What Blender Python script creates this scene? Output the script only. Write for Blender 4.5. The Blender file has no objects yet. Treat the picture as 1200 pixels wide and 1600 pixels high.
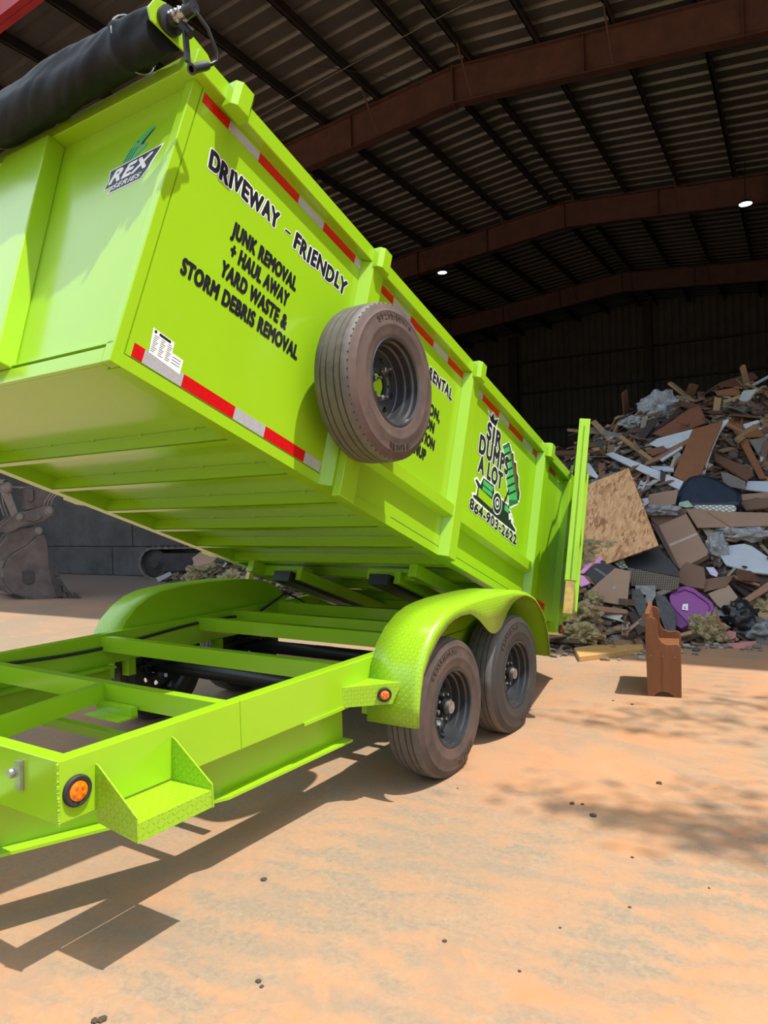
import bpy, bmesh, math, random
from mathutils import Vector, Matrix, noise
random.seed(7)
PI = math.pi
SC = bpy.context.scene

# ------------------------------------------------------------------ camera
CAM = Vector((1.92325, -3.60090, 1.52807))
CR = Vector((0.836080, 0.547779, -0.030137))
CU = Vector((0.020837, 0.023186, 0.999514))
CF = Vector((-0.548212, 0.836302, -0.007972))
FPX = 1131.1
cd = bpy.data.cameras.new('camera'); co = bpy.data.objects.new('camera', cd)
SC.collection.objects.link(co); SC.camera = co
cd.sensor_fit = 'VERTICAL'; cd.sensor_height = 24; cd.lens = 24 * FPX / 1600
cd.clip_start = .05; cd.clip_end = 300
m3 = Matrix((CR, CU, -CF)).transposed()
co.matrix_world = Matrix.Translation(CAM) @ m3.to_4x4()

# ------------------------------------------------------------------ light
SUN_DIR = Vector((-.37, -.065, -1)).normalized()       # the way the sunlight travels
sd = bpy.data.lights.new('sun', 'SUN'); so = bpy.data.objects.new('sun', sd)
SC.collection.objects.link(so); sd.energy = 5.2; sd.angle = math.radians(.6); sd.color = (1, .96, .88)
so.rotation_euler = SUN_DIR.to_track_quat('-Z', 'Y').to_euler()
W = bpy.data.worlds.new('sky'); SC.world = W; W.use_nodes = True
wn = W.node_tree; wn.nodes.clear()
sky = wn.nodes.new('ShaderNodeTexSky'); sky.sky_type = 'NISHITA'; sky.sun_disc = False
sky.sun_elevation = math.radians(68); sky.sun_rotation = math.radians(90); sky.air_density = 1.2; sky.dust_density = 2.5
bg = wn.nodes.new('ShaderNodeBackground'); bg.inputs[1].default_value = .19
wo = wn.nodes.new('ShaderNodeOutputWorld')
# white cumulus noise; the unseen brighter bank at -X is added for box-front sheen
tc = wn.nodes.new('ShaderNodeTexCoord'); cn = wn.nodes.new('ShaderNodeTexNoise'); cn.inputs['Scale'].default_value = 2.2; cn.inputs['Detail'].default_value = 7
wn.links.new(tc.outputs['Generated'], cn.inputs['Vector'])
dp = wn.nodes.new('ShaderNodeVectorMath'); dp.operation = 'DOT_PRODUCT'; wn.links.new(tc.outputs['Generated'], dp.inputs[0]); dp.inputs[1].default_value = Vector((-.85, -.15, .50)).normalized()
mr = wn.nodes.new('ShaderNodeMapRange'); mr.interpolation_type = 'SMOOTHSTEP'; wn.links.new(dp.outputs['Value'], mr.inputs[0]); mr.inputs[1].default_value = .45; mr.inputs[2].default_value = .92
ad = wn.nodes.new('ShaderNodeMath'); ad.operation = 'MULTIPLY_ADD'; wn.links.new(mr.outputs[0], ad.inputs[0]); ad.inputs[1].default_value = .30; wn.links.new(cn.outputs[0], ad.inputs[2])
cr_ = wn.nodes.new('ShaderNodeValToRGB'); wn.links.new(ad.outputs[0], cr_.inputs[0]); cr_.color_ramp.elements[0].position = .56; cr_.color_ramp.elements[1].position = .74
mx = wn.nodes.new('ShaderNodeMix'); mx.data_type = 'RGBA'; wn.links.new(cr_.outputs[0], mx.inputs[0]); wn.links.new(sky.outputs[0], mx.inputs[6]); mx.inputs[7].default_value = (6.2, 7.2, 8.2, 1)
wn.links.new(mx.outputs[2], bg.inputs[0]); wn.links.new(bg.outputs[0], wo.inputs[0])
vs = SC.view_settings
vs.view_transform = 'Standard'; vs.look = 'None'; vs.exposure = 0.22; vs.gamma = 1; vs.use_curve_mapping = False

# ------------------------------------------------------------------ node helpers
class NT:
    def __init__(s, m):
        s.t = m.node_tree; s.t.nodes.clear()
    def n(s, ty, **k):
        nd = s.t.nodes.new(ty)
        for a, b in k.items():
            if a.startswith('i_'):
                key = a[2:]; key = int(key) if key.isdigit() else key.replace('_', ' ')
                s.set(nd.inputs[key], b)
            else: setattr(nd, a, b)
        return nd
    def set(s, inp, v):
        if isinstance(v, bpy.types.NodeSocket): s.t.links.new(v, inp)
        elif isinstance(v, bpy.types.Node): s.t.links.new(v.outputs[0], inp)
        else: inp.default_value = v
    def m(s, op, a, b=0.0, c=None):
        nd = s.t.nodes.new('ShaderNodeMath'); nd.operation = op
        s.set(nd.inputs[0], a); s.set(nd.inputs[1], b)
        if c is not None: s.set(nd.inputs[2], c)
        return nd.outputs[0]
    def ramp(s, f, stops, interp='LINEAR'):
        r = s.t.nodes.new('ShaderNodeValToRGB'); s.set(r.inputs[0], f); r.color_ramp.interpolation = interp
        el = r.color_ramp.elements
        while len(el) < len(stops): el.new(.5)
        for e, (p, c) in zip(el, stops): e.position = p; e.color = (*c, 1) if len(c) == 3 else c
        return r.outputs[0]
    def mix(s, f, a, b, mode='MIX'):
        x = s.t.nodes.new('ShaderNodeMix'); x.data_type = 'RGBA'; x.blend_type = mode
        s.set(x.inputs[0], f)
        s.set(x.inputs[6], (*a, 1) if isinstance(a, tuple) and len(a) == 3 else a)
        s.set(x.inputs[7], (*b, 1) if isinstance(b, tuple) and len(b) == 3 else b)
        return x.outputs[2]
    def noise(s, scale, detail=4, rough=.55, vec=None, dist=0.0):
        nd = s.t.nodes.new('ShaderNodeTexNoise'); nd.inputs['Scale'].default_value = scale
        nd.inputs['Detail'].default_value = detail; nd.inputs['Roughness'].default_value = rough
        nd.inputs['Distortion'].default_value = dist
        if vec is not None: s.set(nd.inputs['Vector'], vec)
        return nd.outputs[0]
    def obj(s, scale=(1, 1, 1), rot=(0, 0, 0)):
        t = s.t.nodes.new('ShaderNodeTexCoord'); mp = s.t.nodes.new('ShaderNodeMapping')
        s.t.links.new(t.outputs['Object'], mp.inputs[0]); mp.inputs['Scale'].default_value = scale; mp.inputs['Rotation'].default_value = rot
        return mp.outputs[0]
    def out(s, col, rough=.5, metal=0.0, bump=None, bs=.3, bd=.01, spec=.5, **k):
        p = s.t.nodes.new('ShaderNodeBsdfPrincipled'); o = s.t.nodes.new('ShaderNodeOutputMaterial')
        s.set(p.inputs['Base Color'], (*col, 1) if isinstance(col, tuple) and len(col) == 3 else col)
        s.set(p.inputs['Roughness'], rough); s.set(p.inputs['Metallic'], metal); s.set(p.inputs['Specular IOR Level'], spec)
        for a, b in k.items(): s.set(p.inputs[a.replace('_', ' ')], b)
        if bump is not None:
            bn = s.t.nodes.new('ShaderNodeBump'); bn.inputs['Strength'].default_value = bs; bn.inputs['Distance'].default_value = bd
            s.set(bn.inputs['Height'], bump); s.t.links.new(bn.outputs[0], p.inputs['Normal'])
        s.t.links.new(p.outputs[0], o.inputs[0]); return p

def newmat(name):
    m = bpy.data.materials.new(name); m.use_nodes = True
    return m, NT(m)
def simple(name, col, rough=.6, metal=0.0, var=.12, scale=8, bump=0.0, spec=.5, stretch=(1, 1, 1), **k):
    m, t = newmat(name); v = t.obj(stretch)
    n = t.noise(scale, 5, .6, v)
    c = t.ramp(n, [(.3, tuple(x * (1 - var) for x in col)), (.7, tuple(min(1, x * (1 + var)) for x in col))])
    t.out(c, rough, metal, bump=n if bump else None, bs=bump, spec=spec, **k)
    return m

LIME = (.295, .545, .011)
def lime(name, rough=.33, plate=False, dirt=.5):
    m, t = newmat(name); v = t.obj()
    n = t.noise(1.6, 4, .5, v); d = t.noise(14, 6, .7, v)
    c = t.mix(n, (LIME[0] * .93, LIME[1] * .93, LIME[2]), (LIME[0] * 1.05, LIME[1] * 1.04, LIME[2] * 1.2))
    f = t.m('MULTIPLY', t.ramp(d, [(.60, (0, 0, 0)), (.78, (1, 1, 1))]), .25 * dirt)
    c = t.mix(f, c, (.33, .30, .14))
    if not plate:
        t.out(c, t.m('ADD', t.m('MULTIPLY', d, .15), rough - .08), bump=t.noise(55, 2, .5, v), bs=.03, spec=.5, Coat_Weight=.45, Coat_Roughness=.14)
    else:
        uv = t.n('ShaderNodeTexCoord').outputs['UV']
        sp = t.n('ShaderNodeSeparateXYZ', i_0=uv)
        u = t.m('MULTIPLY', sp.outputs[0], 1 / .021); w = t.m('MULTIPLY', sp.outputs[1], 1 / .021)
        fu = t.m('SUBTRACT', t.m('FRACT', u), .5); fw = t.m('SUBTRACT', t.m('FRACT', w), .5)
        par = t.m('MODULO', t.m('ADD', t.m('FLOOR', u), t.m('FLOOR', w)), 2)
        par = t.m('ABSOLUTE', par)
        sg = t.m('SUBTRACT', t.m('MULTIPLY', t.m('GREATER_THAN', par, .5), 2), 1)
        fw = t.m('MULTIPLY', fw, sg)
        a = t.m('ADD', fu, fw); b = t.m('SUBTRACT', fu, fw)
        r = t.m('ADD', t.m('MULTIPLY', t.m('POWER', t.m('ABSOLUTE', a), 2), 1 / .42), t.m('MULTIPLY', t.m('POWER', t.m('ABSOLUTE', b), 2), 1 / .022))
        h = t.ramp(r, [(.45, (1, 1, 1)), (1, (0, 0, 0))])
        t.out(c, rough, bump=h, bs=.9, bd=.006, spec=.6, Coat_Weight=.4, Coat_Roughness=.2)
    return m
M = {}
M['lime'] = lime('lime_paint', rough=.24)
M['plate'] = lime('lime_tread_plate', plate=True)
M['ochre'] = simple('ochre_metal', (.42, .29, .075), .5, var=.25, scale=20)
M['lime_dirty'] = lime('lime_paint_dirty', rough=.45, dirt=2.2)
M['black_decal'] = simple('black_decal', (.012, .013, .018), .35, var=.3)
M['white_decal'] = simple('white_decal', (.78, .80, .78), .4, var=.03)
M['green_decal'] = simple('green_decal', (.06, .42, .12), .4, var=.1)
M['darkgreen_decal'] = simple('darkgreen_decal', (.02, .13, .05), .4)
M['brown_decal'] = simple('brown_decal', (.12, .07, .03), .5)
M['red_decal'] = simple('red_decal', (.6, .08, .05), .4)
M['tape_red'] = simple('tape_red', (.52, .004, .006), .3, var=.15, scale=60)
M['tape_white'] = simple('tape_silver', (.50, .50, .52), .3, metal=.3, var=.12, scale=90)
M['steel'] = simple('galvanised_steel', (.42, .42, .40), .38, metal=.85, var=.2, scale=30)
M['black_metal'] = simple('black_metal', (.018, .019, .021), .38, metal=.2, var=.3)
M['black_plastic'] = simple('black_plastic', (.02, .021, .023), .45)
M['rubber_plain'] = simple('black_rubber', (.02, .02, .02), .7)
M['dark_slot'] = simple('dark_gap', (.012, .02, .004), .8)

def tyre_mat(name, mud, black=(.033, .032, .031)):
    m, t = newmat(name); v = t.obj()
    n = t.noise(6, 6, .65, v); n2 = t.noise(40, 3, .6, v)
    c = t.mix(t.ramp(n, [(.25, (0, 0, 0)), (.6, (1, 1, 1))]), black, mud)
    c = t.mix(t.m('MULTIPLY', n2, .3), c, (.02, .02, .02))
    t.out(c, .62, bump=n2, bs=.15, bd=.003)
    return m
M['tyre'] = tyre_mat('tyre_rubber_muddy', (.115, .075, .06))
M['tyre_spare'] = tyre_mat('tyre_rubber_dusty', (.13, .085, .068), (.05, .04, .037))
M['tread'] = simple('tread_rubber', (.115, .104, .092), .6, var=.2, scale=20)
M['tyre_black'] = tyre_mat('tyre_rubber_clean', (.045, .04, .037), (.028, .028, .028))
M['rim'] = simple('rim_paint', (.06, .064, .068), .28, metal=.5, var=.2, scale=12)

def wood(name, a, b, scale=6, rough=.6, stretch=(1, 1, 12)):
    m, t = newmat(name); v = t.obj(stretch)
    n = t.noise(scale, 6, .6, v, .6); n2 = t.noise(2.5, 3, .5, t.obj())
    c = t.mix(t.ramp(n, [(.3, (0, 0, 0)), (.7, (1, 1, 1))]), a, b)
    c = t.mix(t.m('MULTIPLY', n2, .4), c, tuple(x * .7 for x in a))
    t.out(c, rough, bump=n, bs=.15)
    return m

# ------------------------------------------------------------------ mesh helpers
ALL = []
def link(o): SC.collection.objects.link(o); return o
def setp(o, label=None, cat=None, group=None, kind=None):
    if label: o['label'] = label
    if cat: o['category'] = cat
    if group: o['group'] = group
    if kind: o['kind'] = kind
    return o
def empty(name, loc, label, cat, group=None):
    o = bpy.data.objects.new(name, None); link(o); o.location = loc; o.empty_display_size = .1
    return setp(o, label, cat, group)
def root_loc(p):
    v = Vector((0, 0, 0))
    while p is not None: v += Vector(p.location); p = p.parent
    return v
def obj(name, bm, mat, parent=None, smooth=False, label=None, cat=None, group=None, kind=None, bevel=0, origin=None, recalc=True):
    """bm holds WORLD coordinates; the origin goes to the parent's (or to its own base centre)"""
    if recalc: bmesh.ops.recalc_face_normals(bm, faces=bm.faces[:])
    if origin is None:
        if parent is None and len(bm.verts):
            xs = [v.co for v in bm.verts]
            origin = Vector(((min(v.x for v in xs) + max(v.x for v in xs)) / 2, (min(v.y for v in xs) + max(v.y for v in xs)) / 2, min(v.z for v in xs)))
        else: origin = root_loc(parent)
    bmesh.ops.translate(bm, verts=bm.verts[:], vec=-Vector(origin))
    me = bpy.data.meshes.new(name); bm.to_mesh(me); bm.free()
    for mm in (mat if isinstance(mat, (list, tuple)) else [mat]): me.materials.append(mm)
    if smooth:
        for p in me.polygons: p.use_smooth = True
        me.set_sharp_from_angle(angle=math.radians(smooth if smooth is not True else 40))
    o = bpy.data.objects.new(name, me); link(o)
    if parent is not None:
        o.parent = parent; o.location = Vector(origin) - root_loc(parent)
    else: o.location = origin
    if bevel:
        b = o.modifiers.new('bevel', 'BEVEL'); b.width = bevel; b.segments = 2; b.limit_method = 'ANGLE'
    return setp(o, label, cat, group, kind)
ID = lambda x, y, z: Vector((x, y, z))
def box(bm, x0, x1, y0, y1, z0, z1, T=ID, mi=0):
    v = [bm.verts.new(T(x, y, z)) for x in (x0, x1) for y in (y0, y1) for z in (z0, z1)]
    for f in ((0, 1, 3, 2), (4, 6, 7, 5), (0, 4, 5, 1), (2, 3, 7, 6), (0, 2, 6, 4), (1, 5, 7, 3)):
        bm.faces.new([v[i] for i in f]).material_index = mi
def prism(bm, pts, a, b, T, mi=0):
    """pts 2-D outline; T(p, q, r) with r from a to b"""
    A = [bm.verts.new(T(p, q, a)) for p, q in pts]; B = [bm.verts.new(T(p, q, b)) for p, q in pts]
    bm.faces.new(A).material_index = mi; bm.faces.new(B[::-1]).material_index = mi
    n = len(pts)
    for i in range(n):
        bm.faces.new((A[i], B[i], B[(i + 1) % n], A[(i + 1) % n])).material_index = mi
def tube(bm, P, r, seg=10, T=None, cap=True, mi=0):
    P = [Vector(p) if T is None else T(*p) for p in P]
    rs = r if isinstance(r, (list, tuple)) else [r] * len(P)
    rings = []; up = None
    for i, p in enumerate(P):
        d = (P[min(i + 1, len(P) - 1)] - P[max(i - 1, 0)]).normalized()
        if up is None: up = d.orthogonal().normalized()
        up = (up - d * up.dot(d)).normalized(); s = d.cross(up)
        rings.append([bm.verts.new(p + (up * math.cos(2 * PI * k / seg) + s * math.sin(2 * PI * k / seg)) * rs[i]) for k in range(seg)])
    for a, b in zip(rings, rings[1:]):
        for k in range(seg):
            f = bm.faces.new((a[k], a[(k + 1) % seg], b[(k + 1) % seg], b[k])); f.material_index = mi
    if cap:
        bm.faces.new(rings[0][::-1]); bm.faces.new(rings[-1])
def beam(bm, a, b, w, h, up=(0, 0, 1), mi=0):
    a = Vector(a); b = Vector(b); d = (b - a).normalized(); up = Vector(up)
    s = d.cross(up).normalized(); u = s.cross(d).normalized()
    T = lambda x, y, z: a + s * x + d * y + u * z
    box(bm, -w / 2, w / 2, 0, (b - a).length, -h / 2, h / 2, T, mi)
def lathe(bm, prof, seg, T, closed=False, mi=None):
    """prof (r, x); axis along local x; T(x, y, z)"""
    rings = []
    for r, x in prof:
        rings.append([bm.verts.new(T(x, r * math.cos(2 * PI * k / seg), r * math.sin(2 * PI * k / seg))) for k in range(seg)])
    pr = list(zip(rings, rings[1:])) + ([(rings[-1], rings[0])] if closed else [])
    for j, (a, b) in enumerate(pr):
        for k in range(seg):
            f = bm.faces.new((a[k], a[(k + 1) % seg], b[(k + 1) % seg], b[k])); f.material_index = mi[j] if mi else 0
def new(): return bmesh.new()
def lerp(a, b, t): return a + (b - a) * t
def px_ray(u, v): return CF + CR * ((u - 600) / FPX) + CU * ((800 - v) / FPX)
def px_y(u, v, y):
    r = px_ray(u, v); return CAM + r * ((y - CAM.y) / r.y)
def px_plane(u, v, p, n):
    r = px_ray(u, v); return CAM + r * ((p - CAM).dot(n) / r.dot(n))

# ================================================================== GROUND
def ground():
    m, t = newmat('dusty_concrete'); v = t.obj()
    big = t.noise(.55, 6, .62, v, .4); mid = t.noise(3.2, 7, .7, v, .5); fine = t.noise(38, 5, .75, v)
    orange = t.mix(t.ramp(mid, [(.3, (0, 0, 0)), (.75, (1, 1, 1))]), (.42, .205, .098), (.45, .262, .143))
    grey = t.mix(t.ramp(fine, [(.3, (0, 0, 0)), (.7, (1, 1, 1))]), (.205, .155, .108), (.33, .25, .168))
    # crawler track imprints: short bars in lanes
    vr = t.obj((1, 1, 1), (0, 0, math.radians(-8)))
    wv = t.n('ShaderNodeTexWave', wave_type='BANDS', bands_direction='Y'); t.set(wv.inputs['Vector'], vr)
    wv.inputs['Scale'].default_value = 1.9; wv.inputs['Distortion'].default_value = 9.0; wv.inputs['Detail'].default_value = 5; wv.inputs['Detail Scale'].default_value = 1.6; wv.inputs['Detail Roughness'].default_value = .7
    lane = t.ramp(t.noise(1.1, 3, .6, t.obj((1, .22, 1))), [(.46, (0, 0, 0)), (.62, (1, 1, 1))])
    bars = t.m('MULTIPLY', t.m('MULTIPLY', wv.outputs[1], lane), .17)
    f = t.ramp(t.m('ADD', t.m('ADD', t.m('MULTIPLY', big, .8), t.m('MULTIPLY', mid, .5)), bars), [(.58, (0, 0, 0)), (.84, (1, 1, 1))])
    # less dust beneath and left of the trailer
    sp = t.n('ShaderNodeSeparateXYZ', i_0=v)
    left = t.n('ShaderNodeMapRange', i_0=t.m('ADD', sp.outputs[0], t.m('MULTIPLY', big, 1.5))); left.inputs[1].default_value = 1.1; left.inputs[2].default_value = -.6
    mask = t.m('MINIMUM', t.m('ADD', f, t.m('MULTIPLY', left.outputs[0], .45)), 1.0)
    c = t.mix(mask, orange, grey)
    shed_shade = t.n('ShaderNodeMapRange', i_0=t.m('ADD', sp.outputs[1], t.m('MULTIPLY', mid, 1.2))); shed_shade.inputs[1].default_value = 4.2; shed_shade.inputs[2].default_value = 6.0  # shade under the shed roof, put into the floor colour
    c = t.mix(shed_shade.outputs[0], c, (.23, .185, .15))
    pale = t.ramp(t.noise(5, 6, .7, v), [(.60, (0, 0, 0)), (.8, (1, 1, 1))])
    c = t.mix(t.m('MULTIPLY', pale, .5), c, (.49, .36, .235))
    imp = t.n('ShaderNodeTexVoronoi', i_Scale=2.4, distance='CHEBYCHEV'); t.set(imp.inputs['Vector'], t.obj((1, 2.6, 1), (0, 0, math.radians(-20))))
    ic = t.n('ShaderNodeSeparateColor', i_0=imp.outputs['Color']).outputs[0]
    im = t.m('MULTIPLY', t.ramp(ic, [(.55, (0, 0, 0)), (.62, (1, 1, 1))]), t.ramp(t.noise(4.5, 6, .75, v), [(.42, (0, 0, 0)), (.6, (1, 1, 1))]))
    c = t.mix(t.m('MULTIPLY', im, .42), c, (.24, .19, .14))
    spots = t.ramp(t.noise(13, 2, .5, v), [(.74, (0, 0, 0)), (.77, (1, 1, 1))])
    c = t.mix(t.m('MULTIPLY', spots, .5), c, (.2, .12, .07))
    c = t.mix(t.ramp(t.noise(120, 2, .6, v), [(.3, (0, 0, 0)), (.7, (.22, .22, .22))]), c, (.25, .17, .11))
    h = t.m('ADD', t.m('MULTIPLY', fine, .5), t.m('MULTIPLY', mid, .8))
    t.out(c, .88, bump=h, bs=.35, bd=.012, spec=.2)
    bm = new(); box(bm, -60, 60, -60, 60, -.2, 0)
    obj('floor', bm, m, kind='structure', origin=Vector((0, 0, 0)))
ground()

# ================================================================== BUILDING
XV = Vector((1, .055, 0)).normalized(); YV = Vector((-.055, 1, 0)).normalized()
KB = 1.15                                             # size of the building
def B(X, Y, Z): return Vector((CAM.x, CAM.y, CAM.z)) + (XV * X + YV * Y + Vector((0, 0, Z - CAM.z))) * KB
def BG(X, Y, Z): return Vector((CAM.x, CAM.y, 0)) + XV * X + YV * Y + Vector((0, 0, Z))
RX = -5.75; YF, YBK = 6.55, 33.8; XL, XR = -20.0, 9.5
def roofz(X): return 10.3 - .095 * abs(X - RX)
M['roof'] = simple('galvanised_roof_sheet', (.15, .142, .135), .40, metal=.35, var=.15, scale=2)
M['primer'] = simple('red_oxide_steel', (.10, .046, .036), .6, var=.25, scale=3)
M['primer_front'] = simple('red_painted_steel', (.42, .035, .045), .5, var=.1, scale=3)
M['purlin'] = simple('dark_purlin_steel', (.028, .022, .02), .55, var=.25, scale=3)
M['siding'] = simple('dark_wall_siding', (.085, .08, .07), .6, var=.2, scale=1.5)
M['blockwall'] = None
def building():
    pitch = .42
    for name, xa, xb in (('roof_left', XL, RX), ('roof_right', RX, XR)):
        bm = new(); prof = []
        y = YF
        while y < YBK:
            prof += [(y, 0), (y + pitch * .66, 0), (y + pitch * .70, .085), (y + pitch * .88, .085)]; y += pitch
        prof.append((y, 0))
        for X0, X1 in ((xa, xb),):
            A = [bm.verts.new(B(X0, p, roofz(X0) + h)) for p, h in prof]; Bv = [bm.verts.new(B(X1, p, roofz(X1) + h)) for p, h in prof]
            for i in range(len(prof) - 1): bm.faces.new((A[i], A[i + 1], Bv[i + 1], Bv[i]))
        o = obj(name, bm, M['roof'], kind='structure')
        s = o.modifiers.new('s', 'SOLIDIFY'); s.thickness = .012
    # purlins (along the building) as structure
    xs = [RX - .35 - 1.35 * k for k in range(12)] + [RX + .35 + 1.35 * k for k in range(12)]
    for X in xs:
        if not XL < X < XR: continue
        bm = new(); z = roofz(X) - .01
        box(bm, X - .012, X + .012, YF, YBK, z - .22, z, B); box(bm, X - .012, X + .07, YF, YBK, z - .22, z - .205, B); box(bm, X - .07, X + .012, YF, YBK, z - .015, z, B)
        obj('purlin', bm, M['purlin'], label='dark steel purlin running the length of the shed roof', cat='purlin', group='roof purlins', kind='structure')
    # rafters
    for i, Y in enumerate((YF + .12, 13.17, 20.78, 28.38)):
        bm = new()
        for xa, xb in ((XL, RX), (RX, XR)):
            za, zb = roofz(xa) - .23, roofz(xb) - .23
            def T(p, q, r, xa=xa, xb=xb, za=za, zb=zb):
                return B(lerp(xa, xb, p), Y + r, lerp(za, zb, p) + q)
            D = .72
            box(bm, 0, 1, -.02, 0, -.11, .11, T); box(bm, 0, 1, -D, -D + .02, -.11, .11, T); box(bm, 0, 1, -D, 0, -.008, .008, T)
            for k in range(1, 6): box(bm, k / 6 - .0006, k / 6 + .0006, -D, 0, -.1, .1, T)
        box(bm, RX - .012, RX + .012, Y - .11, Y + .11, roofz(RX) - 1.0, roofz(RX) - .2, B)
        obj('rafter', bm, M['primer_front'] if i == 0 else M['primer'], kind='structure')
    # knee braces from purlins to rafters
    for Y in (13.17, 20.78, 28.38):
        for X in (RX - 1.7, RX + .4, RX + 3.05, RX - 4.4):
            bm = new(); z = roofz(X)
            for s in (-1, 1): tube(bm, [B(X, Y + s * .75, z - .2), B(X, Y + s * .1, z - .9)], .022, 6)
            obj('flange_brace', bm, M['primer'], kind='structure')
    # back wall: corrugated siding, girts, columns
    bm = new(); prof = []; X = XL
    while X < XR:
        prof += [(X, 0), (X + .2, 0), (X + .23, .04), (X + .27, .04)]; X += .3
    lo = [bm.verts.new(B(p, YBK + h, 0)) for p, h in prof]; hi = [bm.verts.new(B(p, YBK + h, roofz(p) + .10)) for p, h in prof]
    for i in range(len(prof) - 1): bm.faces.new((lo[i], lo[i + 1], hi[i + 1], hi[i]))
    obj('wall_back', bm, M['siding'], kind='structure')
    for z in (1.6, 3.3, 5.0, 6.7, 8.2):
        bm = new(); box(bm, XL, XR, YBK - .2, YBK - .02, z, z + .1, B); obj('girt', bm, M['purlin'], kind='structure')
    for X in (-18, -11.9, -5.75, .4, 6.5):
        bm = new(); zt = roofz(X) - .25
        box(bm, X - .16, X + .16, YBK - .42, YBK - .40, 0, zt, B); box(bm, X - .16, X + .16, YBK - .22, YBK - .20, 0, zt, B); box(bm, X - .01, X + .01, YBK - .42, YBK - .2, 0, zt, B)
        obj('column', bm, M['purlin'], kind='structure')
    for X, nm in ((XL, 'wall_left'), (XR, 'wall_right')):
        bm = new(); box(bm, X - .05, X + .05, YF, YBK, 0, roofz(X), B); obj(nm, bm, M['siding'], kind='structure')
        for Y in (YF + .12, 13.17, 20.78, 28.38):
            bm = new(); s = 1 if X < 0 else -1
            box(bm, X + s * .08, X + s * .45, Y - .1, Y + .1, 0, roofz(X) - .25, B); obj('column', bm, M['primer'], kind='structure')
    # concrete block push wall at the left
    m, t = newmat('stained_concrete_blocks'); v = t.obj()
    n = t.noise(1.3, 6, .65, v); n2 = t.noise(9, 5, .7, v)
    c = t.mix(t.ramp(n, [(.3, (0, 0, 0)), (.7, (1, 1, 1))]), (.050, .046, .042), (.115, .106, .098))
    c = t.mix(t.ramp(n2, [(.55, (0, 0, 0)), (.75, (.6, .6, .6))]), c, (.06, .06, .065))
    t.out(c, .8, bump=n2, bs=.4, bd=.02); 
    bm = new()
    z = 0
    for r, hh in enumerate((.72, 2.95)):
        x = -21 + (.75 if r % 2 else 0)
        while x < -12:
            box(bm, x + .012, x + 5.99, 12.25, 12.95, z + .006, z + hh - .005, BG); x += 6.0
        z += hh
    o = obj('wall_push', bm, m, kind='structure', bevel=.02)
    # high bay lamps
    em, t = newmat('lamp_diffuser_lit')
    e = t.n('ShaderNodeEmission'); e.inputs[0].default_value = (.9, .97, 1, 1); e.inputs[1].default_value = 14
    oo = t.n('ShaderNodeOutputMaterial'); t.t.links.new(e.outputs[0], oo.inputs[0])
    for (X, Y, Z, lab) in ((-10.37, 22.3, 9.347, 'round lit high-bay lamp nearer the middle of the shed roof, left of the other'), (-1.07, 20.0, 8.68, 'round lit high-bay lamp at the right edge, under the second rafter')):
        c = B(X, Y, Z)
        r = empty('high_bay_lamp', c, lab, 'lamp')
        T = lambda x, y, z: c + Vector((y, z, x))
        bm = new(); lathe(bm, [(.001, .12), (.06, .12), (.12, .09), (.2, .02), (.2, 0), (.17, 0), (.001, .01)], 24, T)
        obj('lamp_housing', bm, M['black_metal'], r, smooth=True)
        bm = new(); lathe(bm, [(.001, -.005), (.165, -.005), (.165, .006), (.001, .006)], 24, T); obj('diffuser', bm, em, r)
        bm = new(); tube(bm, [c + Vector((0, 0, .1)), Vector((c.x, c.y, B(X, Y, roofz(X) + .02).z))], .012, 6); obj('hanging_rod', bm, M['black_metal'], r)
    # conduit and cables under the roof
    cables = [((0, 62), (25, 64), (75, 14), (95, 16), (150, 60)), ((30, 16), (110, 34), (200, 55), (300, 75)), ((0, 98), (28, 138)),]
    for pts in cables:
        bm = new(); tube(bm, [px_y(u, v, 7.5) for u, v in pts], .012, 6)
        obj('cable', bm, M['black_plastic'], kind='structure')
    bm = new(); tube(bm, [px_y(u, v, 9.2) for u, v in ((400, 185), (560, 95), (700, 20), (760, -10))], .010, 6); obj('cable', bm, M['steel'], kind='structure')
    bm = new(); tube(bm, [px_y(u, v, 9.2) for u, v in ((330, 65), (480, 100), (660, 128))], .008, 6); obj('cable', bm, M['black_plastic'], kind='structure')
building()

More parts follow.
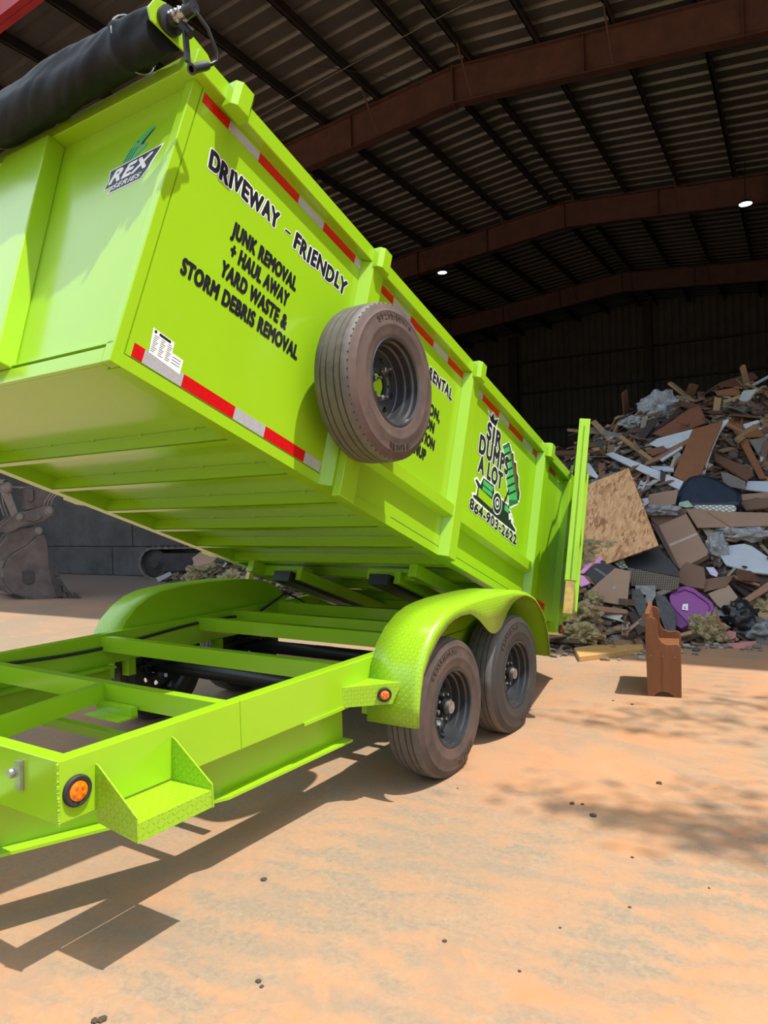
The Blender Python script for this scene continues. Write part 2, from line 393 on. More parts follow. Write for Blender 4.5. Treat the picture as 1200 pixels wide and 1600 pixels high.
# ================================================================== TRAILER
XN = -.276; XF = -2.391; XC = (XN + XF) / 2; ZT = .727; ZB = .519; YFR = -2.228; YRR = 2.35
MIR = lambda x: 2 * XC - x
TR = empty('dump_trailer', (XC, 0, 0), 'lime green tandem axle dump trailer with its long box tipped up, front end raised', 'trailer')
def chassis():
    L = M['lime']
    for side, f in (('near', lambda x: x), ('far', MIR)):
        T = lambda x, y, z, f=f: Vector((f(x), y, z))
        bm = new(); box(bm, XN - .065, XN, YFR, YRR, ZB, ZT, T)
        r = obj('frame_rail', bm, L, TR, bevel=.004)
        bm = new(); box(bm, XN - .005, XN + .006, -.99, .9, ZB - .012, ZB + .004, T); box(bm, XN - .0, XN + .003, -1.4, -1.397, ZB, ZT, T)
        obj('weld_seam', bm, L, r)
        # I-beam under the rail that turns in to the A-frame tongue
        cl = [(-.37, -.57), (-.39, -1.42), (-1.18, -3.15)]
        bm = new()
        def off(d):
            return [(cl[0][0] + d, cl[0][1]), (cl[1][0] + d * .98, cl[1][1] - d * .2), (cl[2][0] + d * .9, cl[2][1] - d * .42)]
        for (da, db, z0, z1) in ((-.07, .07, .31, .322), (-.07, .07, .507, .519), (-.005, .005, .322, .507)):
            P, Q = off(da), off(db)
            for i in range(2):
                vv = [bm.verts.new(T(x, y, z)) for z in (z0, z1) for (x, y) in (P[i], P[i + 1], Q[i + 1], Q[i])]
                for q in ((0, 1, 2, 3), (7, 6, 5, 4), (0, 4, 5, 1), (1, 5, 6, 2), (2, 6, 7, 3), (3, 7, 4, 0)): bm.faces.new([vv[k] for k in q])
        obj('tongue_beam', bm, L, TR)
    bm = new(); box(bm, XF + .065, XN - .065, YFR, YFR + .06, ZB, ZT); box(bm, XF, XN, YFR - .004, YFR, ZB, ZT + .002)
    fr = obj('front_cross_member', bm, L, TR, bevel=.004)
    bm = new()
    for k in range(26):
        z = ZB + .208 * k / 26
        bmesh.ops.create_icosphere(bm, subdivisions=1, radius=.006, matrix=Matrix.Translation((XN + random.uniform(-.002, .002), YFR - .004, z + random.uniform(-.002, .002))))
    obj('weld_bead', bm, L, fr)
    # coupler at the tongue tip
    bm = new(); box(bm, XC - .12, XC + .12, -3.45, -3.05, .33, .50); box(bm, XC - .05, XC + .05, -3.7, -3.4, .36, .46)
    obj('coupler', bm, M['black_metal'], TR, bevel=.01)
    bm = new(); tube(bm, [(XC, -3.2, .05), (XC, -3.2, .75)], .04, 12); box(bm, XC - .12, XC + .12, -3.32, -3.08, 0.0, .03); obj('tongue_jack', bm, M['black_metal'], TR)
    # angle cross members
    for y, zt in ((-1.46, .722), (-.62, .715), (.22, .722), (.62, .72), (1.15, .72), (1.75, .72), (2.3, .72)):
        bm = new(); box(bm, XF + .065, XN - .065, y, y + .007, zt - .095, zt); box(bm, XF + .065, XN - .065, y + .007, y + .055, zt - .008, zt)
        obj('cross_member', bm, L, TR)
    bm = new(); box(bm, XF + .3, XN - .3, -1.22, -1.17, .325, .375); obj('cross_member', bm, L, TR)
    # slim centre bar running forward from the first cross member
    bm = new(); beam(bm, (-.96, YFR + .05, .68), (-1.13, -1.46, .68), .045, .085); obj('centre_bar', bm, L, TR)
    bm = new(); box(bm, -1.12, -.86, -1.50, -1.465, .60, .645); box(bm, -1.12, -.86, -1.57, -1.465, .596, .602); obj('bracket', bm, L, TR)
    # latch on the front face
    bm = new(); box(bm, -.50, -.47, YFR - .02, YFR - .004, .60, .70); lathe(bm, [(.001, .03), (.016, .03), (.018, 0), (.001, 0)], 10, lambda x, y, z: Vector((-.515 + y, YFR - .004 - x, .655 + z)))
    obj('latch', bm, M['steel'], TR)
    # hose on the inside of the far rail
    bm = new(); P = []
    for k in range(30):
        y = lerp(-2.1, .9, k / 29); P.append((XF + .085, y, .66 + .022 * math.sin(y * 3.1 + .6)))
    tube(bm, P, .011, 8); obj('brake_hose', bm, M['black_plastic'], TR, smooth=True)
    bm = new(); tube(bm, [(XF + .09, .9, .68), (XF + .12, 1.2, .80), (XF + .2, 1.35, .70), (XF + .15, 1.15, .60)], .012, 8); obj('hydraulic_hose', bm, M['black_plastic'], TR, smooth=True)
    # axles
    for y in (0, .906):
        bm = new(); tube(bm, [(XF - .1, y, .385), (XN + .1, y, .385)], .052, 16); 
        ax = obj('axle', bm, M['black_metal'], TR, smooth=True)
        for x in (XN - .04, XF + .04):
            bm = new(); 
            for k in range(4): box(bm, x - .03, x + .03, y - .36 + .05 * k, y + .36 - .05 * k, .44 + .010 * k, .448 + .010 * k)
            box(bm, x - .035, x + .035, y - .02, y + .02, .30, .52)
            obj('leaf_spring', bm, M['black_metal'], ax)
    # spring hangers
    for x in (XN - .04, XF + .04):
        for y in (-.38, .45, 1.29):
            bm = new(); box(bm, x - .035, x + .035, y - .03, y + .03, .41, ZB); obj('spring_hanger', bm, L, TR)
chassis()

def lamp(c, nrm, parent, r=.034, col='amber', name='marker_lamp', label='amber marker lamp'):
    c = Vector(c); n = Vector(nrm).normalized(); u = n.orthogonal().normalized(); w = n.cross(u)
    T = lambda x, y, z: c + n * x + u * y + w * z
    bm = new(); lathe(bm, [(r * 1.55, 0), (r * 1.55, .008), (r * 1.4, .014), (r * 1.05, .012), (r, .004), (.001, .004)], 32, T)
    g = obj(name, bm, M['rubber_plain'], parent, smooth=True, label=label)
    bm = new(); lathe(bm, [(r, .005), (r * .97, .013), (r * .6, .017), (.001, .018)], 28, T)
    for k in range(5):
        a = k * 2 * PI / 5
        lathe(bm, [(r * .22, .012), (r * .18, .021), (.001, .022)], 8, lambda x, y, z, a=a: T(x, y + r * .55 * math.cos(a), z + r * .55 * math.sin(a)))
    obj('lens', bm, M[col], g, smooth=True)
def lens(name, col):
    m, t = newmat(name); t.out(col, .12, spec=.6, Coat_Weight=.4, Transmission_Weight=.0); return m
M['amber'] = lens('amber_lens', (.85, .18, .004)); M['redlens'] = lens('red_lens', (.6, .01, .01))
lamp((XN, -2.165, .612), (1, 0, 0), TR, label='amber marker lamp in a black rubber ring at the front corner of the frame')

def plate_uv(bm, fn):
    uv = bm.loops.layers.uv.verify()
    for f in bm.faces:
        for l in f.loops: l[uv].uv = fn(l.vert.co, f.normal)
def auto_uv(bm):
    bm.normal_update()
    def fn(c, n):
        a = [abs(x) for x in n]; k = a.index(max(a))
        return (c.y, c.z) if k == 0 else ((c.x, c.z) if k == 1 else (c.x, c.y))
    plate_uv(bm, fn)
def steps():
    # step: two triangular cheeks, tread and lip
    s = None
    bm = new(); y0, y1 = -2.09, -1.762; xo = -.066
    box(bm, XN, xo - .004, y0, y1, .508, .514); box(bm, xo - .004, xo, y0, y1, .452, .514); auto_uv(bm)
    s = obj('step', bm, M['plate'], TR, label='tread plate boarding step')
    cheek = [(XN, .678), (XN + .015, .674), (xo + .002, .535), (xo + .004, .452), (XN, .478)]
    for y in (y0, y1):
        bm = new(); prism(bm, cheek, y - .003, y + .003, lambda p, q, r: Vector((p, r, q))); auto_uv(bm)
        obj('step_side', bm, M['plate'], s)
    return s
steps()
def marker_bracket():
    # tapering tread-plate box between rail and fender: sloped front plate and top plate
    bm = new()
    def zz(u, v, z):
        r = px_ray(u, v); return CAM + r * ((z - CAM.z) / r.z)
    P = {'a': zz(535, 1075, .617), 'b': zz(535, 1106, .517), 'c': zz(629, 1066, .617), 'd': zz(613, 1100, .517), 'e': zz(575, 1060, .617), 'f': zz(600, 1058, .617)}
    v = {k: bm.verts.new(Vector(p)) for k, p in P.items()}
    nn_ = (Vector(P['b']) - Vector(P['a'])).cross(Vector(P['c']) - Vector(P['a'])).normalized(); v['d'].co = px_plane(613, 1100, Vector(P['a']), nn_)
    bm.faces.new((v['a'], v['b'], v['d'], v['c'])); bm.faces.new((v['a'], v['c'], v['f'], v['e']))
    bm.normal_update()
    plate_uv(bm, lambda c, n: (c.x * 1.2 + c.y * .7, c.z + (c.y * .0)) if abs(n.z) < .6 else (c.x, c.y))
    o = obj('lamp_bracket', bm, M['plate'], TR, recalc=False, label='tread plate lamp bracket beside the near fender')
    s = o.modifiers.new('s', 'SOLIDIFY'); s.thickness = .004
    n = (Vector(P['b']) - Vector(P['a'])).cross(Vector(P['c']) - Vector(P['a'])).normalized()
    if n.y > 0: n = -n
    p = Vector(P['a'])
    lamp(px_plane(600, 1085, p, n) + n * .006, n, o, r=.024)
marker_bracket()

PO = [(-.47, .395), (-.465, .5), (-.45, .6), (-.42, .69), (-.36, .78), (-.27, .86), (-.15, .92), (-.05, .947), (.05, .958), (.165, .965), (.22, .966), (.284, .967), (.33, .967), (.37, .967), (.407, .967), (.45, .966), (.495, .966), (.54, .965), (.589, .964), (.64, .962), (.69, .96), (.76, .958), (.845, .95), (.92, .94), (1.02, .92), (1.10, .895), (1.19, .86), (1.28, .79), (1.36, .70), (1.42, .58), (1.45, .40)]
PQ = [(-.452, .395), (-.44, .5), (-.415, .592), (-.388, .655), (-.32, .735), (-.22, .81), (-.115, .865), (-.04, .885), (.05, .896), (.165, .89), (.22, .868), (.284, .832), (.33, .80), (.365, .775), (.407, .748), (.45, .730), (.495, .724), (.54, .730), (.589, .75), (.64, .787), (.69, .83), (.76, .868), (.845, .890), (.92, .898), (1.0, .896), (1.085, .875), (1.17, .84), (1.26, .775), (1.335, .69), (1.39, .575), (1.425, .40)]
def fender(f, lab):
    bm = new(); rows = []; n = len(PO); arc = 0; us = []
    for i in range(n):
        if i: arc += math.dist(PO[i], PO[i - 1])
        us.append(arc)
        p = Vector(PO[i]); a = Vector(PO[max(i - 1, 0)]); b = Vector(PO[min(i + 1, n - 1)])
        d = (b - a).normalized(); nn = Vector((d.y, -d.x)) # inward (down)
        q = Vector(PQ[i]); k = min(.03, (q - p).length * .6)
        st = [(XN + .001, p), (-.12, p), (-.005, p), (.015, p + nn * .004), (.026, p + nn * .013), (.031, p + nn * .026 if (q - p).length > .04 else p.lerp(q, .8)), (.032, q)]
        rows.append([bm.verts.new(Vector((f(x), c.x, c.y))) for x, c in st])
    uvs = {}
    xs = [0, .155, .27, .292, .31, .325]
    for i, r in enumerate(rows):
        for j, v in enumerate(r):
            uvs[v] = (us[i], xs[j] if j < 6 else .325 + (Vector(PO[i]) - Vector(PQ[i])).length)
    for r0, r1 in zip(rows, rows[1:]):
        for j in range(len(r0) - 1): bm.faces.new((r0[j], r0[j + 1], r1[j + 1], r1[j]))
    uv = bm.loops.layers.uv.verify()
    for fc in bm.faces:
        for l in fc.loops: l[uv].uv = uvs[l.vert]
    o = obj('fender', bm, M['plate'], TR, smooth=50, label=lab)
    s = o.modifiers.new('s', 'SOLIDIFY'); s.thickness = .004; s.offset = 0
    bm = new(); pts = PO + [(1.45, .52), (1.0, .52), (-.3, .52)]
    # inner wall between rail and fender arch
    prism(bm, [(y, z) for y, z in PO if z > .6] + [(1.40, .70), (-.42, .70)], XN - .002, XN + .004, lambda p, q, r: Vector((f(r), p, q)))
    obj('inner_wall', bm, M['lime'], o)
fender(lambda x: x, None); fender(MIR, None)

# ------------------------------------------------------------------ wheels
RT, RR = .39, .212
def make_wheel(T, parent, name='wheel', label=None, hub=True, tyre='tyre'):
    """T(x, y, z): x outward along the axle, x = 0 on the outer sidewall"""
    seg = 72
    # rim: lip, stepped barrel, disc with eight vent holes
    bm = new()
    prof = [(RR + .004, -.012), (RR + .008, -.004), (RR + .002, 0.0), (RR - .006, -.006), (RR - .008, -.026), (RR - .018, -.034), (RR - .020, -.066), (RR - .030, -.072), (RR - .032, -.100), (.177, -.112), (.172, -.116)]
    lathe(bm, prof, seg, T)
    lathe(bm, [(.174, -.119), (.185, -.16), (.19, -.215), (RR + .005, -.228)], seg, T)
    # disc ring with holes: 8 sectors
    def dz(r): return -.118 + (.022 * max(0, 1 - abs(r - .075) / .06) if r < .135 else 0)
    r0, r1 = .088, .172; rc = .134; hr = .0175; K = 16
    for s_ in range(8):
        a0 = s_ * PI / 4
        outer = []; inner = []
        for k in range(K):
            th = 2 * PI * (k + .5) / K; dx, dy = math.cos(th), math.sin(th)
            # march to the sector boundary
            t_ = .2
            lo, hi = 0, .1
            for _ in range(22):
                mid = (lo + hi) / 2; X = rc + dx * mid; Y = dy * mid; r = math.hypot(X, Y); a = math.atan2(Y, X)
                if r0 < r < r1 and abs(a) < PI / 8: lo = mid
                else: hi = mid
            X = rc + dx * lo; Y = dy * lo; outer.append((X, Y)); inner.append((rc + dx * hr, dy * hr * 1.15))
        # add sector corners by replacing nearest outer points
        for (cr, ca) in ((r0, -PI / 8), (r0, PI / 8), (r1, -PI / 8), (r1, PI / 8)):
            cx, cy = cr * math.cos(ca), cr * math.sin(ca)
            j = min(range(K), key=lambda i: (outer[i][0] - cx) ** 2 + (outer[i][1] - cy) ** 2); outer[j] = (cx, cy)
        def W3(X, Y, off=0):
            c, s = math.cos(a0), math.sin(a0); x, y = X * c - Y * s, X * s + Y * c
            return T(dz(math.hypot(x, y)) + off, x, y)
        vo = [bm.verts.new(W3(*p)) for p in outer]; vi = [bm.verts.new(W3(*p)) for p in inner]; vb = [bm.verts.new(W3(*p, off=-.012)) for p in inner]
        for k in range(K):
            k2 = (k + 1) % K
            bm.faces.new((vo[k], vo[k2], vi[k2], vi[k])); bm.faces.new((vi[k], vi[k2], vb[k2], vb[k]))
    lathe(bm, [(.088, dz(.088)), (.075, -.094), (.062, -.100), (.058, -.112)], 48, T)
    lathe(bm, [(.058, -.112), (.058, -.128)], 32, T)
    w = obj(name, bm, M['rim'], parent, smooth=35, label=label)
    # tyre
    bm = new()
    grooves = []
    def tr(x): return RT - .004 * ((x + .1175) / .08) ** 4
    xo, xi = -.03, -.205
    side = [(RR + .006, -.006), (RR + .016, -.002), (RR + .03, .0), (RR + .06, .004), (RR + .065, .006), (RR + .07, .0045), (RR + .1, .001), (RR + .125, -.006), (RR + .13, -.004), (RR + .134, -.007), (RR + .152, -.014), (RR + .166, -.021)]
    tread = [(tr(xo) - .005, xo + .004), (tr(xo), xo)]
    gw = .004
    for k, gx in enumerate((-.062, -.095, -.14, -.173)):
        tread += [(tr(gx), gx + gw), (tr(gx) - .009, gx + gw * .6), (tr(gx) - .009, gx - gw * .6), (tr(gx), gx - gw)]
    tread += [(tr(xi), xi), (tr(xi) - .005, xi - .004)]
    back = [(r, -.235 - x) for r, x in side[::-1]]
    prof = side + tread + back + [(RR + .004, -.225)]
    ns = len(side) - 1; nt = len(tread) + 1
    mi = [0] * ns + [1] * nt + [0] * (len(back) + 2)
    lathe(bm, prof, 96, T, mi=mi[:len(prof) - 1])
    # shoulder sipes
    for k in range(60):
        a = 2 * PI * k / 60
        ca, sa = math.cos(a), math.sin(a)
        def S(p, q, r): return T(r, p * ca - q * sa, p * sa + q * ca)
        if hub is False: box(bm, RT - .016, RT - .0085, -.003, .003, -.031, -.022, S, mi=2)
    ty = obj('tyre', bm, [M[tyre], M['tread'], M['rubber_plain']], w, smooth=45)
    # lettering moulded in the sidewall
    if name == 'spare_wheel' or True:
        arc_text('ST235/80R16', .318, T, PI * .62, ty)
        arc_text('RADIAL', .318, T, -PI * .38, ty)
    if hub:
        bm = new(); lathe(bm, [(.001, -.02), (.02, -.02), (.028, -.015), (.034, -.016), (.036, -.03), (.036, -.045)], 32, lambda x, y, z: T(x - .004, y, z))
        h = obj('hub_cap', bm, M['steel'], w, smooth=35, label='bare metal oil cap on the hub')
        bm = new(); lathe(bm, [(.0365, -.042), (.044, -.048), (.045, -.085), (.055, -.095), (.056, -.125)], 32, T); obj('hub', bm, M['black_metal'], w, smooth=35)
        for k in range(8):
            a = k * PI / 4 + .2; cy, cz = .0725 * math.cos(a), .0725 * math.sin(a)
            bm = new(); lathe(bm, [(.001, -.058), (.009, -.06), (.0105, -.064), (.0105, -.094)], 6, lambda x, y, z: T(x, y + cy, z + cz)); obj('lug_nut', bm, M['steel'], w)
    else:
        for k in (1, 3, 5):
            a = k * PI / 4 + .9; cy, cz = .0725 * math.cos(a), .0725 * math.sin(a)
            bm = new(); lathe(bm, [(.001, -.045), (.006, -.045), (.006, -.07), (.013, -.072), (.013, -.094)], 8, lambda x, y, z: T(x, y + cy, z + cz)); obj('lug_nut', bm, M['steel'], w)
        for k in range(8):
            a = k * PI / 4 + .3; cy, cz = .0725 * math.cos(a), .0725 * math.sin(a)
            bm = new(); lathe(bm, [(.001, -.091), (.008, -.091), (.008, -.097)], 12, lambda x, y, z: T(x, y + cy, z + cz)); obj('stud_hole', bm, M['rubber_plain'], w)
    return w
def text_mesh(body, size=1.0, off=0.0, shear=0.0, extr=0.0, space=1.0):
    c = bpy.data.curves.new('t', 'FONT'); c.body = body; c.size = size; c.offset = off; c.shear = shear; c.extrude = extr; c.space_character = space
    o = bpy.data.objects.new('t', c); link(o); dg = bpy.context.evaluated_depsgraph_get(); dg.update()
    me = bpy.data.meshes.new_from_object(o.evaluated_get(dg)); bpy.data.objects.remove(o); bpy.data.curves.remove(c)
    return me
def arc_text(body, r, T, a0, parent):
    me = text_mesh(body, .05, .0005, 0, .0012, 1.15); bm = new(); bm.from_mesh(me); bpy.data.meshes.remove(me)
    w = max(v.co.x for v in bm.verts)
    for v in bm.verts:
        a = a0 - (v.co.x - w / 2) / r; rr = r + v.co.y - .016
        v.co = T(.0035 + v.co.z, rr * math.cos(a), rr * math.sin(a))
    obj('sidewall_lettering', bm, M['tyre'], parent)
for yy in (0.0, .906):
    make_wheel(lambda x, y, z, yy=yy: Vector((x, yy + y, RT - .008 + z)), TR, label=None if yy else 'muddy front wheel on the near side', tyre='tyre' if yy == 0 else 'tyre_black')
    make_wheel(lambda x, y, z, yy=yy: Vector((MIR(x), yy - y, RT - .008 + z)), TR, tyre='tyre_black')

# ------------------------------------------------------------------ tipped box
TH = .352475; BO = Vector((-.2732, -1.98655, 2.07055)); BS = Vector((0, math.cos(TH), -math.sin(TH))); BN = Vector((0, math.sin(TH), math.cos(TH)))
def D(x, s, t): return BO + Vector((x, 0, 0)) + BS * s + BN * t
WB = 2.072; LB = 4.65; HT = 1.28
def dumpbox():
    L = M['lime']
    bm = new(); box(bm, -WB + .01, -.01, .0, LB, .075, .082, D)
    DB = obj('dump_box', bm, L, TR, label='floor and walls of the tipped lime green box')
    def part(name, fn, mat=L, parent=DB, bevel=.003, smooth=False, label=None):
        bm = new(); fn(bm); return obj(name, bm, mat, parent, bevel=bevel, smooth=smooth, label=label)
    for f in (lambda x: x, lambda x: -WB - x):
        Df = lambda x, s, t, f=f: D(f(x), s, t)
        near = f(0) == 0
        part('side_panel', lambda bm: (box(bm, -.012, 0, .052, LB, .0, HT, Df),), bevel=0)
        part('corner_post', lambda bm: (box(bm, -.05, -.0005, 0, .049, -.0, HT, Df),), bevel=.004)
        part('bottom_rail', lambda bm: (box(bm, -.075, -.012, .05, LB, 0, .075, Df), box(bm, 0, .006, .03, LB, .0, .05, Df)), bevel=.0)
        part('top_rail', lambda bm: (box(bm, -.04, .05, -.05, LB, HT, HT + .08, Df),), bevel=.004)
        for s in (.135, 1.262, 2.51, 3.89):
            pts = [(-.02, 0), (.095, .0), (.105, .02), (.105, .08), (.095, .10), (-.02, .10)]
            part('stake_pocket', lambda bm: prism(bm, [(0.0, 0), (.050, .0), (.072, .022), (.072, .088), (.05, .11), (.0, .11)], HT - .035, HT + .085, lambda p, q, r: Df(.035 + p, s - .005 + q, r)), bevel=.002)
            if s > 1:
                part('side_post', lambda bm: prism(bm, [(0, -.035), (.062, 0), (.062, .10), (0, .135)], -.0, HT - .002, lambda p, q, r: Df(p, s + q, r)), bevel=.003)
        part('rub_rail', lambda bm: prism(bm, [(0, .245), (.055, .265), (.055, .34), (0, .35)], 1.40, 3.86, lambda p, q, r: Df(p, r, q)), bevel=.002)
        part('rear_post', lambda bm: (box(bm, -.06, .065, 4.52, 4.66, -.085, HT - .001, Df),), bevel=.006)
        part('sill_gap', lambda bm: (box(bm, 0, .0008, 1.9, 3.9, .052, .057, Df), box(bm, .0, .0008, .05, 1.25, .051, .056, Df)), M['dark_slot'], bevel=0)
        # reflective tape
        bot = [(.076, .125, 0), (.125, .318, 1), (.318, .611, 0), (.611, .807, 1), (.807, 1.096, 0), (1.096, 1.225, 1), (4.1, 4.35, 0)]
        top = [(.062, .214, 0), (.214, .405, 1), (.405, .69, 0), (.69, .89, 1), (.89, 1.17, 0), (1.17, 1.226, 1), (1.40, 1.564, 0), (1.564, 1.762, 1), (1.762, 2.05, 0), (2.05, 2.25, 1), (2.25, 2.47, 0), (2.66, 2.786, 1), (2.786, 3.075, 0), (3.075, 3.263, 1), (3.263, 3.545, 0), (3.545, 3.755, 1), (3.755, 3.85, 0), (4.04, 4.3, 0)]
        for lst, t0, t1 in ((bot, .060, .115), (top, 1.220, 1.268)):
            for a, b, w in lst:
                part('reflective_tape', lambda bm: box(bm, .0002, .0016, a, b, t0, t1, Df), M['tape_white'] if w else M['tape_red'], bevel=0, label='silver reflective strip' if w else 'red reflective strip')
        # barn door swung right round beside the box
        h = Vector((.14, 4.64)) ; e = Vector((.50, 3.50)) ; 
        def Dd(p, q, r, h=h, e=e):
            d = (e - h); L_ = d.length; d = d / L_; nrm = Vector((-d.y, d.x)) if d.y > 0 else Vector((d.y, -d.x)) * -1
            c = h + d * p + nrm * q
            return Df(c.x, c.y, r)
        Ld = (e - h).length
        bm = new(); box(bm, 0, Ld, -.006, .006, .12, 1.3, Dd)
        door = obj('rear_door', bm, L, TR, label='rear barn door swung fully open, seen edge on' if near else None)
        for a, b, c, d_ in ((Ld - .05, Ld, .115, 1.36), (0, .05, .115, 1.36)):
            bm = new(); box(bm, a, b, -.04, .04, c, d_, Dd); obj('door_stile', bm, L, door, bevel=.004)
        for c in (.12, .7, 1.31):
            bm = new(); box(bm, .05, Ld - .05, -.025, .025, c, c + .05, Dd); obj('door_rail', bm, L, door, bevel=.003)
        bm = new(); box(bm, Ld - .052, Ld - .004, -.032, .032, -.12, .115, Dd); obj('lock_bar', bm, M['ochre'], door, bevel=.003)
        for c in (.05, .55, 1.15):
            bm = new(); tube(bm, [Df(.1, 4.655, c), Df(.1, 4.655, c + .13)], .022, 10); box(bm, .05, .14, 4.63, 4.68, c + .03, c + .1, Df); obj('hinge', bm, L, door, smooth=True)
        if near:
            bm = new(); P = [Df(.06, 4.55, 1.37)] + [Df(lerp(.06, .38, k / 12), lerp(4.5, 3.85, k / 12), 1.33 + .05 * math.sin(k * 1.3)) for k in range(13)]
            tube(bm, P, .009, 6); obj('door_strap', bm, M['steel'], door, smooth=True)
        lamp(D(f(0) + (.065 if near else -.065), 4.59, -.045), Vector((1 if near else -1, 0, 0)), DB, r=.024, col='redlens', name='tail_marker', label='red marker lamp')
    # front wall
    part('front_panel', lambda bm: box(bm, -WB + .05, -.05, .02, .03, 0, HT, D), bevel=0)
    part('front_top_rail', lambda bm: box(bm, -WB - .0, .0, -.05, .045, HT + .001, HT + .079, D), bevel=.004)
    part('front_sill', lambda bm: (box(bm, -WB + .05, -.05, -.0, .02, 0, .062, D),), bevel=.002)
    part('front_brace', lambda bm: [prism(bm, [(-1.27, HT), (-.9, HT), (-.66, .065), (-1.5, .065)], -.07, .02, lambda p, q, r: D(p, r, q))], bevel=.006)
    # underside channels
    for k in range(10):
        s = .68 + .41 * k
        part('floor_channel', lambda bm: (box(bm, -WB + .075, -.075, s, s + .006, 0, .074, D), box(bm, -WB + .075, -.075, s, s + .045, 0, .006, D)), bevel=0)
    for k in range(10):
        s = .68 + .41 * k
        if k < 5:
            bm = new()
            for j in range(5):
                x = -.3 - j * .37; box(bm, x - .03, x + .0, s - .006, s, .066, .075, D)
            obj('stitch_weld', bm, L, DB)
    # box subframe beams
    for x in (-.30, -1.77):
        part('box_beam', lambda bm: box(bm, x - .03, x + .03, 2.7, LB, -.09, 0.0, D))
dumpbox()
def hoist():
    for x in (-1.62, -.74):
        bm = new(); a = Vector((x, .60, 1.035)); b = Vector((x, 2.0, .525)); beam(bm, a, b, .05, .085)
        s = obj('hoist_arm', bm, M['lime'], TR, bevel=.004)
        bm = new(); d = Vector((-.115, -.06, -.008)); beam(bm, a + d, b + d, .16, .075); obj('arm_underside_shade', bm, M['black_metal'], s)  # black beam stands in for the shaded underside of the arm
    for x0, x1 in ((-1.76, -1.36), (-.76, -.34)):
        bm = new(); box(bm, x0, x1, 2.84, 2.96, -.082, 0, D); obj('hoist_pad', bm, M['lime'], TR, bevel=.003)
hoist()
# spare wheel on its post
def spare():
    s0, t0 = 1.285, .54
    bm = new(); box(bm, 0.062, .10, s0 - .07, s0 + .09, t0 - .12, t0 + .12, D); tube(bm, [D(.10, s0, t0), D(.205, s0, t0)], .05, 16)
    mnt = obj('spare_mount', bm, M['lime'], TR)
    make_wheel(lambda x, y, z: D(.325 + x, s0 + y, t0 + z), TR, name='spare_wheel', label='spare wheel hung on the side of the box', hub=False, tyre='tyre_spare')
    bm = new(); box(bm, .062, .11, 1.275, 1.40, -.045, .20, D); obj('post_foot', bm, M['lime'], TR, bevel=.004)
spare()

# ================================================================== LETTERING AND DECALS on the box
DEC = [0]
def flat_text(name, body, O, ex, ey, nz, width, height, mat, parent, fat=0.0, shear=0.0, lift=.0016, space=1.1, wob=0.0, label=None, n=8):
    """flat printed letters; fat widens every stroke by that many metres"""
    me = text_mesh(body, 1, 0.0, shear, 0, space); bm = new(); bm.from_mesh(me); bpy.data.meshes.remove(me)
    bmesh.ops.dissolve_limit(bm, angle_limit=.02, verts=bm.verts[:], edges=bm.edges[:])
    xs = [v.co.x for v in bm.verts]; ys = [v.co.y for v in bm.verts]; x0, x1, y1 = min(xs), max(xs), max(ys)
    sx, sy = width / (x1 - x0), height / y1
    for v in bm.verts:
        x = (v.co.x - x0) * sx; y = v.co.y * sy
        if wob: y += wob * math.sin(x * 38 + 1); x += wob * .5 * math.sin(x * 61)
        v.co = O + ex * x + ey * y + nz * lift
    if fat:
        g = bm.verts[:] + bm.edges[:] + bm.faces[:]
        for k in range(n):
            a = 2 * PI * k / n; d = bmesh.ops.duplicate(bm, geom=g)
            bmesh.ops.translate(bm, verts=[e for e in d['geom'] if isinstance(e, bmesh.types.BMVert)], vec=ex * fat * math.cos(a) + ey * fat * math.sin(a) + nz * (.00001 * (k + 1)))
    return obj(name, bm, mat, parent, recalc=False, label=label)
EX = Vector((1, 0, 0))
DBX = bpy.data.objects['dump_box']
def side_text(body, s0, t0, s1, t1, h, mat='black_decal', fat=.0035, outline=0.0, shear=0.0, wob=0.0, x=0.0, space=1.12, lift=.0018):
    a, b = D(x, s0, t0), D(x, s1, t1); ex = (b - a).normalized(); ey = EX.cross(ex)
    if outline:
        flat_text('lettering_outline', body, a, ex, ey, EX, (b - a).length, h, M['white_decal'], DBX, fat + outline, shear, lift - .0008, space, wob, n=12)
    return flat_text('lettering', body, a, ex, ey, EX, (b - a).length, h, M[mat], DBX, fat, shear, lift, space, wob, label='printed words ' + body.lower())
